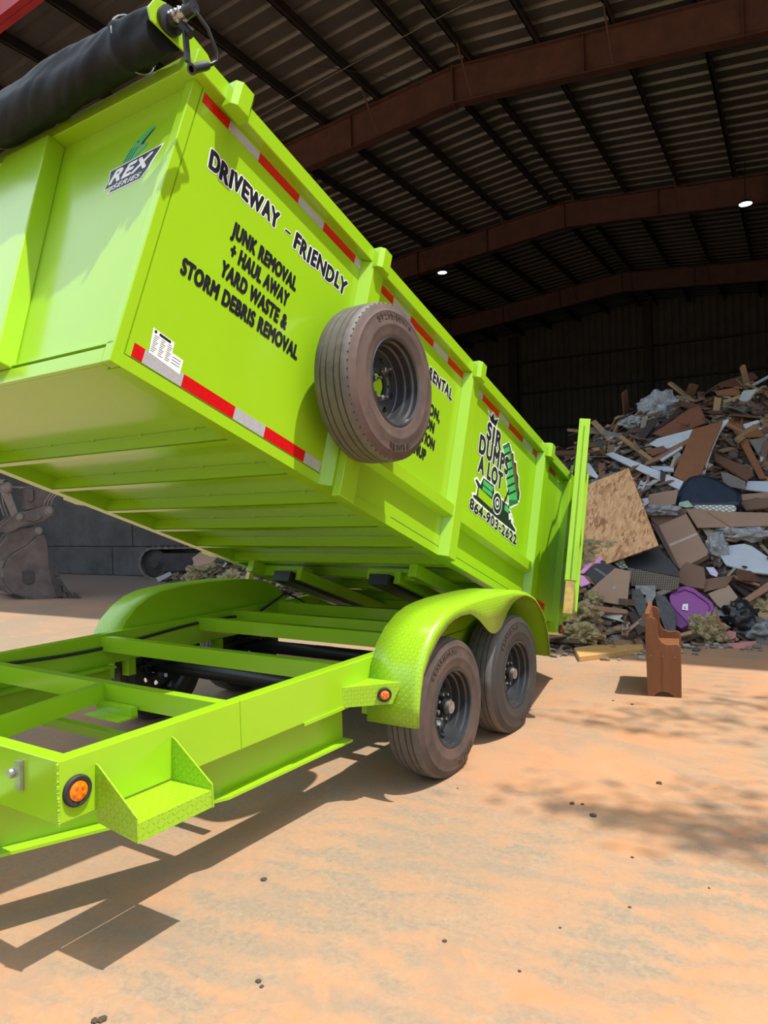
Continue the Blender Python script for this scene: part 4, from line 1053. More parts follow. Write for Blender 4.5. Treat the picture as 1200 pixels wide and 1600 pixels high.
WCOL = {'brown': (.15, .075, .04), 'tan': (.34, .22, .115), 'dark': (.055, .036, .028), 'grey': (.20, .18, .16), 'orange': (.30, .13, .05), 'white': (.50, .50, .48)}
for k, c in WCOL.items(): M['w_' + k] = wood('board_' + k, c, tuple(x * .65 for x in c), 7, .65, (3, 3, 3))
# ------------------------------------------------------------------ the pieces one can point at
def Z1(a, b): return (900 + a / 4, 560 + b / 4)
def Z2(a, b): return (900 + a / 4, 780 + b / 4)
HEROES = []
def surf(u, v, lift=0.0):
    r = px_ray(u, v); k = 5.0
    while k < 22:
        p = CAM + r * k
        if p.z < heap(p.x, p.y) + lift and p.z > -.2 and heap(p.x, p.y) > -.04: return p
        if p.z < 0: return p
        k += .02
    return CAM + r * 12.5
def piece(name, pts, y, tilt, yaw, th, mat, label, cat, bevel=0, parent=None, lift=.09):
    """pts: outline of a real flat piece resting on the heap, leaning at (tilt, yaw)"""
    cu = sum(p[0] for p in pts) / len(pts); cv = sum(p[1] for p in pts) / len(pts)
    c = surf(cu, cv, lift); ti, ya = math.radians(tilt), math.radians(yaw)
    n = Vector((math.sin(ya) * math.cos(ti), -math.cos(ya) * math.cos(ti), math.sin(ti)))
    n = (n * .55 + heap_n(c.x, c.y) * .6).normalized()
    # bring the sheet forward until the rubble no longer covers it
    view = (CAM - c).normalized(); worst = 0
    samples = []
    for i in range(len(pts)):
        a, b = pts[i], pts[(i + 1) % len(pts)]
        for t_ in (0, .5): samples.append((lerp(a[0], b[0], t_), lerp(a[1], b[1], t_)))
        samples.append((lerp(a[0], cu, .5), lerp(a[1], cv, .5)))
    for it in range(30):
        bad = 0
        for (u, v) in samples:
            P_ = px_plane(u, v, c, n)
            if heap(P_.x, P_.y) + .05 > P_.z: bad += 1
        if bad <= len(samples) * .12: break
        c = c + view * .03
    bm = new(); P = [px_plane(u, v, c, n) for u, v in pts]
    A = [bm.verts.new(p) for p in P]; Bv = [bm.verts.new(p - n * th) for p in P]
    bm.faces.new(A); bm.faces.new(Bv[::-1])
    for i in range(len(P)): bm.faces.new((A[i], A[(i + 1) % len(P)], Bv[(i + 1) % len(P)], Bv[i]))
    if label: HEROES.append((pts, label, (c - CAM).length))
    if cat is None and parent is not None: return obj(name, bm, mat, parent, bevel=bevel, label=label), c, n
    return obj(name, bm, mat, label=label, cat=cat, bevel=bevel), c, n
def strip_on(name, pts, c, n, parent, mat, lift=.003, label=None):
    bm = new(); P = [px_plane(u, v, c + n * lift, n) for u, v in pts]
    A = [bm.verts.new(p) for p in P]; Bv = [bm.verts.new(p - n * .002) for p in P]
    bm.faces.new(A); bm.faces.new(Bv[::-1])
    for i in range(len(P)): bm.faces.new((A[i], A[(i + 1) % len(P)], Bv[(i + 1) % len(P)], Bv[i]))
    return obj(name, bm, mat, parent, label=label)
def osb_mat():
    m, t = newmat('oriented_strand_board'); v = t.obj((1, 1, 1))
    cs = []
    v1 = t.n('ShaderNodeTexVoronoi', i_Scale=15.0); t.set(v1.inputs['Vector'], t.obj((3.2, 1, 1), (.2, .5, 0)))
    v2 = t.n('ShaderNodeTexVoronoi', i_Scale=11.0); t.set(v2.inputs['Vector'], t.obj((1, 1, .35), (.4, 0, .3)))
    a = t.n('ShaderNodeSeparateColor', i_0=v1.outputs['Color']).outputs[0]; b = t.n('ShaderNodeSeparateColor', i_0=v2.outputs['Color']).outputs[1]
    f = t.m('ADD', t.m('MULTIPLY', a, .5), t.m('MULTIPLY', b, .5))
    c = t.ramp(f, [(.12, (.26, .115, .045)), (.35, (.50, .26, .115)), (.6, (.62, .37, .19)), (.9, (.38, .175, .065))])
    t.out(c, .7, bump=f, bs=.3, bd=.004); return m
M['osb'] = osb_mat()
CB = lambda n, c: simple(n, c, .8, var=.08, scale=3)
M['card'] = CB('cardboard', (.30, .195, .13)); M['card2'] = CB('cardboard_dark', (.17, .10, .065)); M['card3'] = CB('cardboard_pale', (.33, .235, .165))
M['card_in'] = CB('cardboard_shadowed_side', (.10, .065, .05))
M['ptape'] = simple('packing_tape', (.42, .33, .27), .3)
M['navy'] = simple('navy_vinyl', (.010, .022, .042), .42, var=.3, scale=10)
M['veneer'] = wood('brown_veneer', (.24, .10, .042), (.19, .075, .03), 4, .55, (3, 3, 1)); M['veneer2'] = wood('red_brown_veneer', (.22, .085, .045), (.17, .065, .035), 4, .6, (3, 3, 1))
M['whitepaint'] = simple('white_painted_wood', (.50, .53, .55), .5, var=.08); M['whitemetal'] = simple('white_enamel', (.46, .52, .57), .35, var=.06)
M['purple'] = simple('purple_plastic', (.20, .028, .24), .4, var=.06); M['purple2'] = simple('dark_purple_plastic', (.11, .015, .13), .4)
M['pink'] = simple('pink_foam_board', (.70, .30, .58), .7, var=.05); M['pinkred'] = simple('dusty_pink_foam', (.50, .20, .17), .8, var=.15, scale=20)
M['blackbox'] = simple('black_cardboard', (.018, .019, .021), .5); M['greyt'] = simple('grey_tape', (.12, .12, .125), .4)
M['pine'] = wood('knotty_pine', (.56, .34, .12), (.46, .26, .085), 3, .5, (1, 6, 1)); M['lumber'] = wood('sawn_lumber', (.36, .24, .10), (.30, .19, .08), 4, .6, (3, 3, 3))
M['lumber2'] = wood('reddish_lumber', (.30, .16, .09), (.25, .12, .07), 4, .6, (3, 3, 3))
M['foil'] = simple('crinkled_grey_foil_sheet', (.20, .21, .21), .45, metal=.35, var=.3, scale=30, bump=.8)
M['felt'] = simple('dark_grey_felt', (.075, .08, .082), .9, var=.3, scale=20, bump=.5)
M['tan_s'] = simple('tan_fibreboard', (.40, .27, .13), .8, var=.12, scale=12)
def wicker():
    m, t = newmat('woven_wicker'); w1 = t.n('ShaderNodeTexWave', i_Scale=14.0, bands_direction='X'); t.set(w1.inputs['Vector'], t.obj()); w2 = t.n('ShaderNodeTexWave', i_Scale=18.0, bands_direction='Z'); t.set(w2.inputs['Vector'], t.obj())
    f = t.m('MULTIPLY', w1.outputs[1], w2.outputs[1]); t.out(t.ramp(f, [(.1, (.05, .04, .03)), (.5, (.27, .22, .16))]), .6, bump=f, bs=.8, bd=.01); return m
M['wicker'] = wicker()
def check():
    m, t = newmat('checked_fabric'); w1 = t.n('ShaderNodeTexWave', i_Scale=9.0, bands_direction='DIAGONAL'); t.set(w1.inputs['Vector'], t.obj((1, 1, 1))); w2 = t.n('ShaderNodeTexWave', i_Scale=9.0, bands_direction='DIAGONAL'); t.set(w2.inputs['Vector'], t.obj((-1, 1, 1)))
    c = t.mix(t.m('GREATER_THAN', w1.outputs[1], .82), (.62, .66, .64), (.42, .07, .07)); c = t.mix(t.m('GREATER_THAN', w2.outputs[1], .82), c, (.06, .26, .13)); t.out(c, .8); return m
M['check'] = check()
def plastic():
    m, t = newmat('clear_plastic_sheeting'); n = t.noise(18, 4, .6, t.obj(), 1.0)
    p = t.out(t.ramp(n, [(.3, (.30, .32, .34)), (.7, (.62, .64, .66))]), .25, bump=n, bs=.9, bd=.03); p.inputs['Alpha'].default_value = .72; return m
M['plastic'] = plastic()

def box_piece(name, pts, y, tilt, yaw, depth, mat, label, cat, tape=None, side=None):
    o, c, n = piece(name, pts, y, tilt, yaw, depth, [mat], label, cat, bevel=.004)
    if tape: strip_on('tape', tape, c, n, o, M['ptape'] if mat is not M['blackbox'] else M['greyt'], label='strip of packing tape')
    return o
osb = piece('strand_board', [(903, 763), (982, 731), (1029, 852), (957, 878), (900, 899)], 4.75, 18, -8, .012, M['osb'], 'large orange-brown strand board sheet leaning on the heap beside the trailer door', 'board')
piece('kraft_box_side', [Z2(465, 140), Z2(518, 165), Z2(650, 440), Z2(610, 400)], 5.2, 30, -30, .02, M['card_in'], 'narrow shaded cardboard flap along the left of the taped box', 'cardboard')
box_piece('cardboard_box', [Z2(515, 165), Z2(690, 90), Z2(835, 340), Z2(650, 440)], 5.15, 35, 5, .10, M['card'], 'tilted brown cardboard box with a strip of packing tape', 'box', tape=[Z2(580, 282), Z2(755, 208), Z2(762, 222), Z2(588, 295)])
piece('cardboard_sheet', [Z2(675, 48), Z2(930, 78), Z2(1240, 85), Z2(1240, 165), Z2(760, 178)], 5.75, 50, 5, .012, M['card'], 'long flattened brown cardboard below the navy seat shell', 'cardboard')
piece('cardboard_sheet', [Z2(455, 80), Z2(560, 60), Z2(690, 60), Z2(690, 90), Z2(515, 165), Z2(470, 130)], 5.45, 60, 0, .012, M['card2'], 'crumpled cardboard above the taped brown box', 'cardboard')
piece('cardboard_sheet', [Z1(455, 850), Z1(560, 830), Z1(640, 820), Z1(620, 910), Z1(520, 930), Z1(450, 920)], 6.0, 40, 0, .012, M['card'], 'bent cardboard left of the navy seat shell', 'cardboard')
piece('cardboard_sheet', [Z1(1035, 850), Z1(1150, 840), Z1(1240, 830), Z1(1240, 880), Z1(1130, 870), Z1(1040, 890)], 6.2, 50, 0, .012, M['card'], 'brown cardboard right of the navy seat shell', 'cardboard')
piece('brown_cloth', [Z1(1020, 895), Z1(1120, 870), Z1(1200, 865), Z1(1240, 900), Z1(1200, 930), Z1(1060, 945)], 5.95, 45, 0, .05, M['card2'], 'dark brown cloth bundle at the right edge above the cardboard', 'cloth', bevel=.02)
piece('white_board', [Z1(180, 600), Z1(228, 585), Z1(672, 768), Z1(645, 820)], 6.4, 35, -10, .018, M['whitepaint'], 'long white painted board slanting above the strand board', 'board')
piece('white_board', [Z1(460, 672), Z1(612, 676), Z1(610, 705), Z1(500, 700)], 6.9, 50, 0, .018, M['whitemetal'], 'short bluish white strip behind the long slanting white board', 'board')
piece('flush_door', [Z1(608, 730), Z1(730, 440), Z1(918, 392), Z1(850, 545), Z1(782, 722), Z1(680, 772)], 6.9, 38, 12, .035, M['veneer'], 'big brown flush door lying tilted in the middle of the heap', 'door')
piece('curved_strip', [Z1(918, 390), Z1(950, 380), Z1(955, 388), Z1(905, 455), Z1(850, 575), Z1(808, 720), Z1(780, 722), Z1(840, 555)], 6.85, 38, 12, .03, M['whitepaint'], 'curved pale strip peeling along the right side of the big brown door', 'trim')
piece('brown_sheet', [Z1(478, 470), Z1(600, 390), Z1(700, 320), Z1(770, 295), Z1(822, 398), Z1(735, 430), Z1(560, 490)], 7.8, 35, -10, .012, M['veneer2'], 'reddish brown sheet above the big brown door', 'panel')
piece('white_sheet', [Z1(455, 535), Z1(510, 500), Z1(735, 440), Z1(705, 500), Z1(560, 572)], 7.3, 40, -8, .012, M['whitepaint'], 'torn off-white sheet left of the big brown door', 'panel')
piece('cardboard_sheet', [Z1(435, 575), Z1(545, 545), Z1(570, 570), Z1(480, 610)], 7.0, 50, 0, .012, M['veneer2'], 'small brown flap under the torn off-white sheet', 'cardboard')
piece('lumber_stick', [Z1(260, 487), Z1(285, 478), Z1(480, 622), Z1(465, 640)], 7.1, 40, 0, .035, M['lumber'], 'yellowish lumber stick pointing down to the right, left of the torn off-white sheet', 'lumber')
piece('lumber_stick', [Z1(430, 655), Z1(520, 600), Z1(700, 505), Z1(700, 530), Z1(540, 625), Z1(425, 672)], 6.8, 40, 0, .03, M['lumber2'], 'brown lath crossing the torn off-white sheet', 'lumber')
piece('lumber_stick', [Z1(525, 632), Z1(665, 545), Z1(668, 560), Z1(540, 640)], 6.7, 40, 0, .03, M['whitepaint'], 'pale lath just below the brown lath', 'lumber')
piece('brown_sheet', [Z1(785, 225), Z1(900, 150), Z1(1105, 85), Z1(1140, 120), Z1(1010, 172), Z1(890, 168)], 8.9, 25, -10, .018, M['veneer2'], 'brown panel crowning the very top of the heap', 'panel')
piece('brown_sheet', [Z1(865, 205), Z1(1015, 178), Z1(1025, 232), Z1(885, 230)], 8.6, 25, 0, .018, M['veneer'], 'orange-brown panel just below the topmost panel', 'panel')
piece('lath', [Z1(1000, 215), Z1(1240, 85), Z1(1240, 100), Z1(1010, 225)], 8.9, 20, 0, .02, M['whitepaint'], 'thin pale lath rising to the right at the top of the heap', 'lath')
piece('lath', [Z1(915, 262), Z1(1090, 208), Z1(1095, 220), Z1(930, 280)], 8.5, 30, 0, .02, M['lumber'], 'pale lath under the orange-brown panel', 'lath')
piece('lumber_stick', [Z1(865, 240), Z1(910, 250), Z1(885, 385), Z1(850, 375)], 8.3, 30, 0, .04, M['lumber'], 'short upright lumber block right of the reddish brown sheet', 'lumber')
piece('brown_plank', [Z1(985, 450), Z1(1030, 448), Z1(1065, 500), Z1(1190, 750), Z1(1145, 752)], 7.2, 40, 0, .03, M['veneer'], 'long brown plank running down at the right edge of the heap', 'plank')
piece('brown_plank', [Z1(860, 590), Z1(1100, 690), Z1(1110, 730), Z1(1060, 760), Z1(870, 640)], 7.0, 45, 0, .03, M['w_brown'], 'wide weathered plank below the long brown plank', 'plank')
piece('lumber_stick', [Z1(940, 395), Z1(1060, 455), Z1(1050, 468), Z1(935, 415)], 7.6, 40, 0, .035, M['lumber2'], 'lumber stick meeting the top of the long brown plank', 'lumber')
piece('lumber_stick', [Z1(1000, 730), Z1(1100, 680), Z1(1105, 692), Z1(1010, 748)], 6.7, 40, 0, .035, M['lumber'], 'short pale lath over the weathered plank', 'lumber')
piece('white_board', [Z1(1045, 412), Z1(1135, 385), Z1(1150, 395), Z1(1060, 440)], 7.8, 45, 0, .02, M['whitepaint'], 'short white block at the right edge of the heap', 'trim')
piece('grey_sheet', [Z1(905, 710), Z1(950, 715), Z1(1060, 770), Z1(1060, 820), Z1(960, 800), Z1(920, 770)], 6.6, 40, 10, .014, M['w_grey'], 'grey panel behind the navy seat shell', 'panel')
piece('white_board', [Z1(1072, 766), Z1(1240, 768), Z1(1240, 840), Z1(1058, 818)], 6.4, 45, 0, .018, M['whitemetal'], 'bright white board at the right edge above the brown cardboard', 'board')
piece('veneered_board', [Z1(140, 655), Z1(182, 650), Z1(180, 745), Z1(142, 752)], 6.4, 20, 0, .02, M['veneer2'], 'small upright brown panel just above the strand board', 'panel')
piece('slatted_board', [Z1(60, 655), Z1(80, 652), Z1(140, 735), Z1(130, 750), Z1(60, 715)], 6.3, 30, 0, .02, M['whitepaint'], 'pale slats beside the trailer door above the strand board', 'slats')
# right and lower area
piece('enamel_sheet', [Z2(888, 335), Z2(955, 288), Z2(1050, 275), Z2(1100, 290), Z2(1240, 385), Z2(1240, 470), Z2(1100, 455), Z2(940, 410)], 5.55, 45, 6, .03, M['whitemetal'], 'white enamelled appliance lid at the right edge of the heap', 'lid', bevel=.01)
piece('wicker_mat', [Z2(320, 425), Z2(650, 490), Z2(640, 560), Z2(560, 570), Z2(345, 540)], 4.75, 25, 0, .02, M['wicker'], 'grey woven wicker panel below the strand board', 'panel')
piece('dark_void_sheet', [Z2(300, 385), Z2(510, 295), Z2(640, 440), Z2(645, 485), Z2(330, 425)], 5.1, 20, 0, .015, M['blackbox'], 'shaded void filler sheet between strand board and wicker panel', 'sheet')  # black sheet added to stand for the shade in a void
box_piece('open_carton', [Z2(640, 455), Z2(690, 392), Z2(800, 425), Z2(812, 500), Z2(800, 560), Z2(700, 545), Z2(645, 520)], 4.9, 30, 0, .05, M['card2'], 'dark brown torn carton above the purple lid', 'box')
piece('carton_flap', [Z2(800, 500), Z2(990, 475), Z2(940, 545), Z2(800, 580)], 4.8, 40, 8, .008, M['card2'], 'long flap of the torn carton pointing right', 'cardboard')
piece('cardboard_sheet', [Z2(825, 590), Z2(955, 535), Z2(1012, 612), Z2(930, 700), Z2(880, 660)], 4.9, 40, 0, .012, M['card3'], 'pale cardboard right of the purple lid', 'cardboard')
piece('diagonal_plank', [Z2(932, 700), Z2(1240, 490), Z2(1240, 545), Z2(942, 728)], 4.75, 30, 0, .035, M['lumber2'], 'reddish plank rising diagonally to the right edge', 'plank')
piece('tan_block', [Z2(1108, 655), Z2(1240, 648), Z2(1240, 772), Z2(1106, 768)], 4.95, 20, 0, .12, M['tan_s'], 'tan fibreboard block at the right edge beside the black bag', 'block', bevel=.01)
piece('cardboard_sheet', [Z2(245, 430), Z2(342, 450), Z2(318, 668), Z2(160, 640), Z2(60, 590)], 4.5, 25, -8, .012, M['card'], 'upright brown cardboard behind the black box', 'cardboard')
box_piece('black_box', [Z2(50, 460), Z2(165, 378), Z2(280, 437), Z2(172, 575)], 4.25, 30, -8, .08, M['blackbox'], 'black cardboard box with grey tape left of the brown cardboard', 'box', tape=[Z2(113, 435), Z2(125, 428), Z2(228, 498), Z2(218, 508)])
piece('pink_foam', [Z2(25, 272), Z2(100, 186), Z2(165, 280)], 4.45, 25, 0, .02, M['pink'], 'triangular pink foam board in front of the strand board', 'foam')
piece('pink_foam', [Z2(20, 465), Z2(75, 375), Z2(130, 375), Z2(195, 312), Z2(210, 360), Z2(165, 400), Z2(110, 400), Z2(50, 462)], 4.35, 35, 0, .02, M['pink'], 'jagged pink foam strip running above the black box', 'foam')
piece('pink_foam', [Z2(22, 470), Z2(50, 480), Z2(88, 525), Z2(30, 547), Z2(15, 520)], 4.15, 35, 0, .02, M['pink'], 'small pink foam piece left of the black box', 'foam')
piece('felt_sheet', [Z2(345, 560), Z2(400, 560), Z2(440, 640), Z2(440, 720), Z2(430, 800), Z2(380, 690), Z2(350, 640)], 4.45, 35, -15, .015, M['felt'], 'dark grey ribbed sheet hanging behind the pew', 'sheet')
piece('felt_sheet', [Z2(490, 590), Z2(560, 610), Z2(620, 700), Z2(625, 850), Z2(575, 850), Z2(520, 720)], 4.4, 35, 10, .015, M['felt'], 'dark grey ribbed sheet between the pew and the purple lid', 'sheet')
for k, (a0, b0) in enumerate(((Z2(352, 575), Z2(432, 790)), (Z2(492, 600), Z2(580, 845)))):
    pass
piece('foil_sheet', [Z2(370, 540), Z2(495, 538), Z2(500, 600), Z2(465, 660), Z2(425, 640), Z2(440, 600), Z2(375, 580)], 4.4, 40, 0, .01, M['foil'], 'torn silvery foil sheet below the wicker panel', 'sheet')
piece('white_board', [Z2(500, 580), Z2(610, 545), Z2(620, 560), Z2(512, 612)], 4.5, 40, 0, .02, M['w_grey'], 'pale grey strip left of the purple lid', 'trim')
piece('lumber_stick', [Z2(575, 855), Z2(720, 822), Z2(725, 840), Z2(590, 872)], 4.2, 50, 0, .03, M['lumber'], 'pale stick lying below the purple lid', 'lumber')
piece('lumber_stick', [Z2(980, 470), Z2(1150, 530), Z2(1150, 545), Z2(1000, 500)], 5.0, 40, 0, .02, M['lumber2'], 'thin stick below the appliance lid', 'lumber')
piece('white_card', [Z2(812, 425), Z2(860, 425), Z2(888, 462), Z2(880, 486), Z2(840, 470)], 4.85, 35, 0, .006, simple('lilac_white_card', (.55, .52, .66), .6), 'lilac white card in the torn carton', 'card')
piece('white_card', [Z2(400, 0), Z2(450, -10), Z2(455, 22), Z2(425, 45)], 5.6, 35, 0, .006, M['whitepaint'], 'white card at the right corner of the strand board', 'card')
piece('plank', [Z2(-5, 640), Z2(150, 668), Z2(320, 690), Z2(325, 715), Z2(120, 700), Z2(-5, 668)], 4.1, 55, -5, .03, M['lumber2'], 'brown plank lying in front of the black box', 'plank')
piece('pink_slab', [Z2(890, 835), Z2(960, 822), Z2(1000, 828), Z2(1000, 865), Z2(910, 895)], 4.55, 30, 0, .05, M['pinkred'], 'dusty pink foam slab at the foot of the heap', 'foam')
piece('pink_slab', [Z2(905, 905), Z2(1130, 885), Z2(1110, 925), Z2(1010, 935)], 4.45, 60, 0, .03, M['pinkred'], 'flat dusty pink foam piece lying on the concrete', 'foam')
# plank on the ground in the sun
def ground_plank():
    pts = [(897, 1012), (1000, 997), (1006, 1013), (905, 1026)]; P = []
    for (u, v) in pts:
        r = px_ray(u, v); P.append(CAM + r * ((.05 - CAM.z) / r.z))
    bm = new(); A = [bm.verts.new(p) for p in P]; Bv = [bm.verts.new(p - Vector((0, 0, .05))) for p in P]; bm.faces.new(A); bm.faces.new(Bv[::-1])
    for i in range(4): bm.faces.new((A[i], A[(i + 1) % 4], Bv[(i + 1) % 4], Bv[i]))
    o = obj('pine_plank', bm, M['pine'], label='golden pine plank lying flat on the concrete left of the pew', cat='plank', bevel=.004)
    for t_ in (.55, .86):
        c = P[0].lerp(P[1], t_) * .5 + P[3].lerp(P[2], t_) * .5
        bm = new(); lathe(bm, [(.02, 0), (.02, .002), (.001, .002)], 14, lambda x, y, z: c + Vector((y * 1.6, z * 1.2, x))); obj('knot', bm, M['w_orange'], o)
ground_plank()
# navy seat shell
def blob(name, c, size, mat, label, cat, parent=None, seed=0, amp=.2, fr=2.0, rot=0.0, sub=4, squash=None, flatb=False, kind=None, group=None):
    bm = new(); bmesh.ops.create_icosphere(bm, subdivisions=sub, radius=1)
    rm = Matrix.Rotation(rot, 3, 'Y')
    for v in bm.verts:
        p = v.co.copy(); k = 1 + amp * noise.noise(p * fr + Vector((seed, 0, 0))) + amp * .5 * noise.noise(p * fr * 2.7 + Vector((0, seed, 0)))
        p = p * k
        if squash: p = squash(p)
        v.co = Vector(c) + rm @ Vector((p.x * size[0], p.y * size[1], p.z * size[2]))
    return obj(name, bm, mat, parent, smooth=75, label=label, cat=cat, kind=kind, group=group)
piece('chair', [Z1(612, 915), Z1(640, 830), Z1(672, 765), Z1(705, 730), Z1(765, 718), Z1(850, 732), Z1(920, 765), Z1(1000, 810), Z1(1032, 835), Z1(1040, 865), Z1(1028, 915), Z1(900, 925), Z1(720, 922)], 6.15, 25, 0, .26, M['navy'], 'navy vinyl chair seat shell lying upside down on the heap', 'chair', bevel=.07, lift=.2)
piece('checked_mattress', [Z2(738, 32), Z2(985, 32), Z2(1005, 42), Z2(1000, 82), Z2(930, 82), Z2(735, 58)], 5.9, 20, 0, .16, M['check'], 'pad in red and green checked fabric under the navy seat shell', 'cushion', bevel=.02)
piece('checked_cloth', [Z2(235, 402), Z2(295, 375), Z2(325, 428), Z2(280, 432)], 4.7, 30, 0, .02, M['check'], 'scrap of checked fabric at the foot of the strand board', 'cloth')
piece('green_wrapper', [Z2(645, 20), Z2(700, 8), Z2(735, 45), Z2(690, 50), Z2(640, 40)], 5.85, 30, 0, .015, simple('green_white_wrapper', (.30, .42, .33), .5, var=.5), 'green and white wrapper left of the checked pad', 'wrapper')
# purple tote lid with its label
tote, _c, _n = piece('storage_tote', [Z2(585, 640), Z2(620, 690), Z2(705, 780), Z2(660, 810), Z2(620, 790), Z2(590, 720)], 4.6, 30, -30, .2, M['purple2'], 'purple plastic storage tote with its lid and a small white label', 'tote', bevel=.01)
o, c, n = piece('lid', [Z2(582, 605), Z2(600, 580), Z2(660, 545), Z2(690, 540), Z2(740, 556), Z2(850, 640), Z2(866, 665), Z2(862, 695), Z2(800, 755), Z2(728, 782), Z2(700, 775), Z2(620, 690), Z2(590, 650)], 4.55, 35, 8, .035, M['purple'], 'brighter purple lid', None, bevel=.008, parent=tote)
strip_on('label', [Z2(668, 656), Z2(700, 653), Z2(700, 695), Z2(662, 690)], c, n, tote, M['white_decal'], .012, 'small white label'); strip_on('label_mark', [Z2(677, 668), Z2(681, 668), Z2(683, 680), Z2(690, 684), Z2(676, 684)], c, n, tote, M['black_decal'], .0145)
def rim_loop():
    pts = [Z2(*p) for p in ((640, 580), (680, 565), (735, 585), (825, 650), (838, 675), (830, 700))]
    bm = new(); tube(bm, [px_plane(u, v, c + n * .006, n) for u, v in pts], .007, 8); obj('raised_rim', bm, M['purple2'], tote, smooth=True)
rim_loop()
# bags
def crumple(name, u, v, y, size, mat, label, cat, seed, amp=.45, fr=2.4, **k):
    HEROES.append(([(u - 14, v - 10), (u + 14, v - 10), (u + 14, v + 10), (u - 14, v + 10)], label, (surf(u, v) - CAM).length)); return blob(name, surf(u, v, .05) + Vector((0, -size[1] * .3, 0)), size, mat, label, cat, seed=seed, amp=amp, fr=fr, **k)
crumple('clear_bag', *Z1(520, 330), 8.3, (.33, .26, .28), M['plastic'], 'large clear plastic bag of rubbish near the top left of the heap', 'bag', 11, rot=-.5)
crumple('clear_bag', *Z1(370, 405), 8.0, (.19, .2, .10), M['plastic'], 'small clear plastic bag left of the large clear bag', 'bag', 12)
crumple('clear_bag', *Z2(550, 70), 5.6, (.20, .15, .07), M['plastic'], 'white plastic film above the taped brown box', 'bag', 13)
crumple('clear_bag', *Z2(880, 310), 5.4, (.11, .12, .17), M['plastic'], 'crumpled grey film left of the appliance lid', 'bag', 14)
crumple('clear_film', *Z2(1000, 215), 5.7, (.40, .15, .08), M['plastic'], 'clear sheeting stretched under the long flattened cardboard', 'film', 15)
crumple('black_bag', *Z2(1025, 740), 4.9, (.17, .16, .17), simple('black_bin_bag', (.018, .019, .022), .28, bump=.6, scale=14), 'shiny black bin bag under the diagonal plank', 'bag', 16)
crumple('silver_bag', *Z2(1150, 830), 4.7, (.22, .15, .13), M['foil'], 'crumpled silver film at the right foot of the heap', 'bag', 17, amp=.6)
crumple('silver_bag', *Z2(230, 590), 4.2, (.05, .04, .10), M['plastic'], 'small clear packaging against the brown cardboard', 'bag', 18, rot=.5)
# insulation tufts
def wool():
    m, t = newmat('yellow_glass_wool'); n = t.noise(26, 6, .75, t.obj(), 1.5)
    t.out(t.ramp(n, [(.3, (.26, .19, .08)), (.5, (.58, .47, .24)), (.7, (.78, .68, .42))]), .95, bump=n, bs=1.0, bd=.04); return m
M['wool'] = wool()
def tuft(u, v, y, size, label, seed):
    HEROES.append(([(u - 12, v - 10), (u + 12, v - 10), (u + 12, v + 10), (u - 12, v + 10)], label, (surf(u, v) - CAM).length)); o = blob('insulation_clump', surf(u, v, .04), size, M['wool'], label, 'insulation', seed=seed, amp=.5, fr=2.6, sub=5)
    t_ = bpy.data.textures.get('tuft') or bpy.data.textures.new('tuft', 'CLOUDS'); t_.noise_scale = .05
    d = o.modifiers.new('d', 'DISPLACE'); d.texture = t_; d.strength = .08; d.mid_level = .5
tuft(*Z2(90, 325), 4.35, (.30, .14, .13), 'yellow insulation clump under the triangular pink foam', 21)
tuft(*Z2(20, 400), 4.2, (.14, .12, .24), 'yellow insulation clump beside the trailer door', 22)
tuft(*Z2(795, 820), 4.3, (.20, .14, .17), 'yellow insulation clump below the purple lid', 23)
tuft(*Z2(25, 730), 3.95, (.20, .12, .14), 'yellow insulation clump left of the fallen brown plank', 24)
tuft(*Z2(30, 850), 3.85, (.22, .14, .11), 'pale insulation clump at the foot of the heap beside the fender', 25)
tuft(*Z2(110, 640), 4.1, (.10, .08, .10), 'pale insulation tuft behind the fallen brown plank', 26)
tuft(*Z2(1150, 670), 5.0, (.15, .1, .07), 'yellow insulation strands on the tan fibreboard block', 27)
tuft(*Z2(1195, 620), 5.1, (.08, .08, .06), 'pinkish insulation tuft at the right edge of the heap', 28)
for k, (u, v, y, s) in enumerate(((268, 898, 6.2, .30), (322, 893, 6.0, .38), (365, 905, 5.6, .30), (300, 905, 5.9, .22), (495, 945, 5.0, .22), (392, 912, 5.3, .25))):
    tuft(u, v, y, (s, s * .7, s * .5), ['yellow insulation clump leftmost behind the far fender', 'biggest yellow insulation clump behind the far fender', 'yellow insulation clump beneath the raised box, right of the biggest one', 'low yellow insulation clump nearest the top of the far fender', 'insulation clump seen through the gap between hoist and frame', 'insulation clump where the far fender slopes down'][k], 31 + k)
piece('cardboard_sheet', [(300, 872), (330, 850), (352, 858), (330, 880), (305, 885)], 6.5, 40, 0, .012, M['card'], 'brown cardboard on the low heap beneath the raised box', 'cardboard')
piece('plank', [(335, 905), (395, 860), (400, 866), (345, 912)], 5.9, 40, 0, .03, M['w_brown'], 'brown stick on the low heap beneath the raised box', 'plank')
piece('grey_sheet', [(243, 903), (266, 893), (268, 898), (248, 909)], 6.3, 50, 0, .012, M['w_white'], 'pale panel on the low heap beside the crawler track', 'panel')
# dark curved branches and wires at the foot of the heap
for k, pts in enumerate(([(972, 975), (985, 990), (1000, 1003), (1008, 1012)], [(905, 955), (940, 962), (975, 985), (985, 1010)], [(1118, 948), (1125, 975), (1135, 985)], [(1105, 800), (1140, 822), (1145, 838)])):
    bm = new(); tube(bm, [px_y(u, v, 4.05 + .1 * k + (.8 if k == 3 else 0)) for u, v in pts], .010, 7)
    obj('bent_rod', bm, M['greyt'] if k < 2 else M['lumber2'], label=['thin bent grey rod behind the pew', 'longer bent grey rod left of the pew', 'thin rod hanging beside the black bin bag', 'bent strip above the appliance lid'][k], cat='rod', smooth=True)


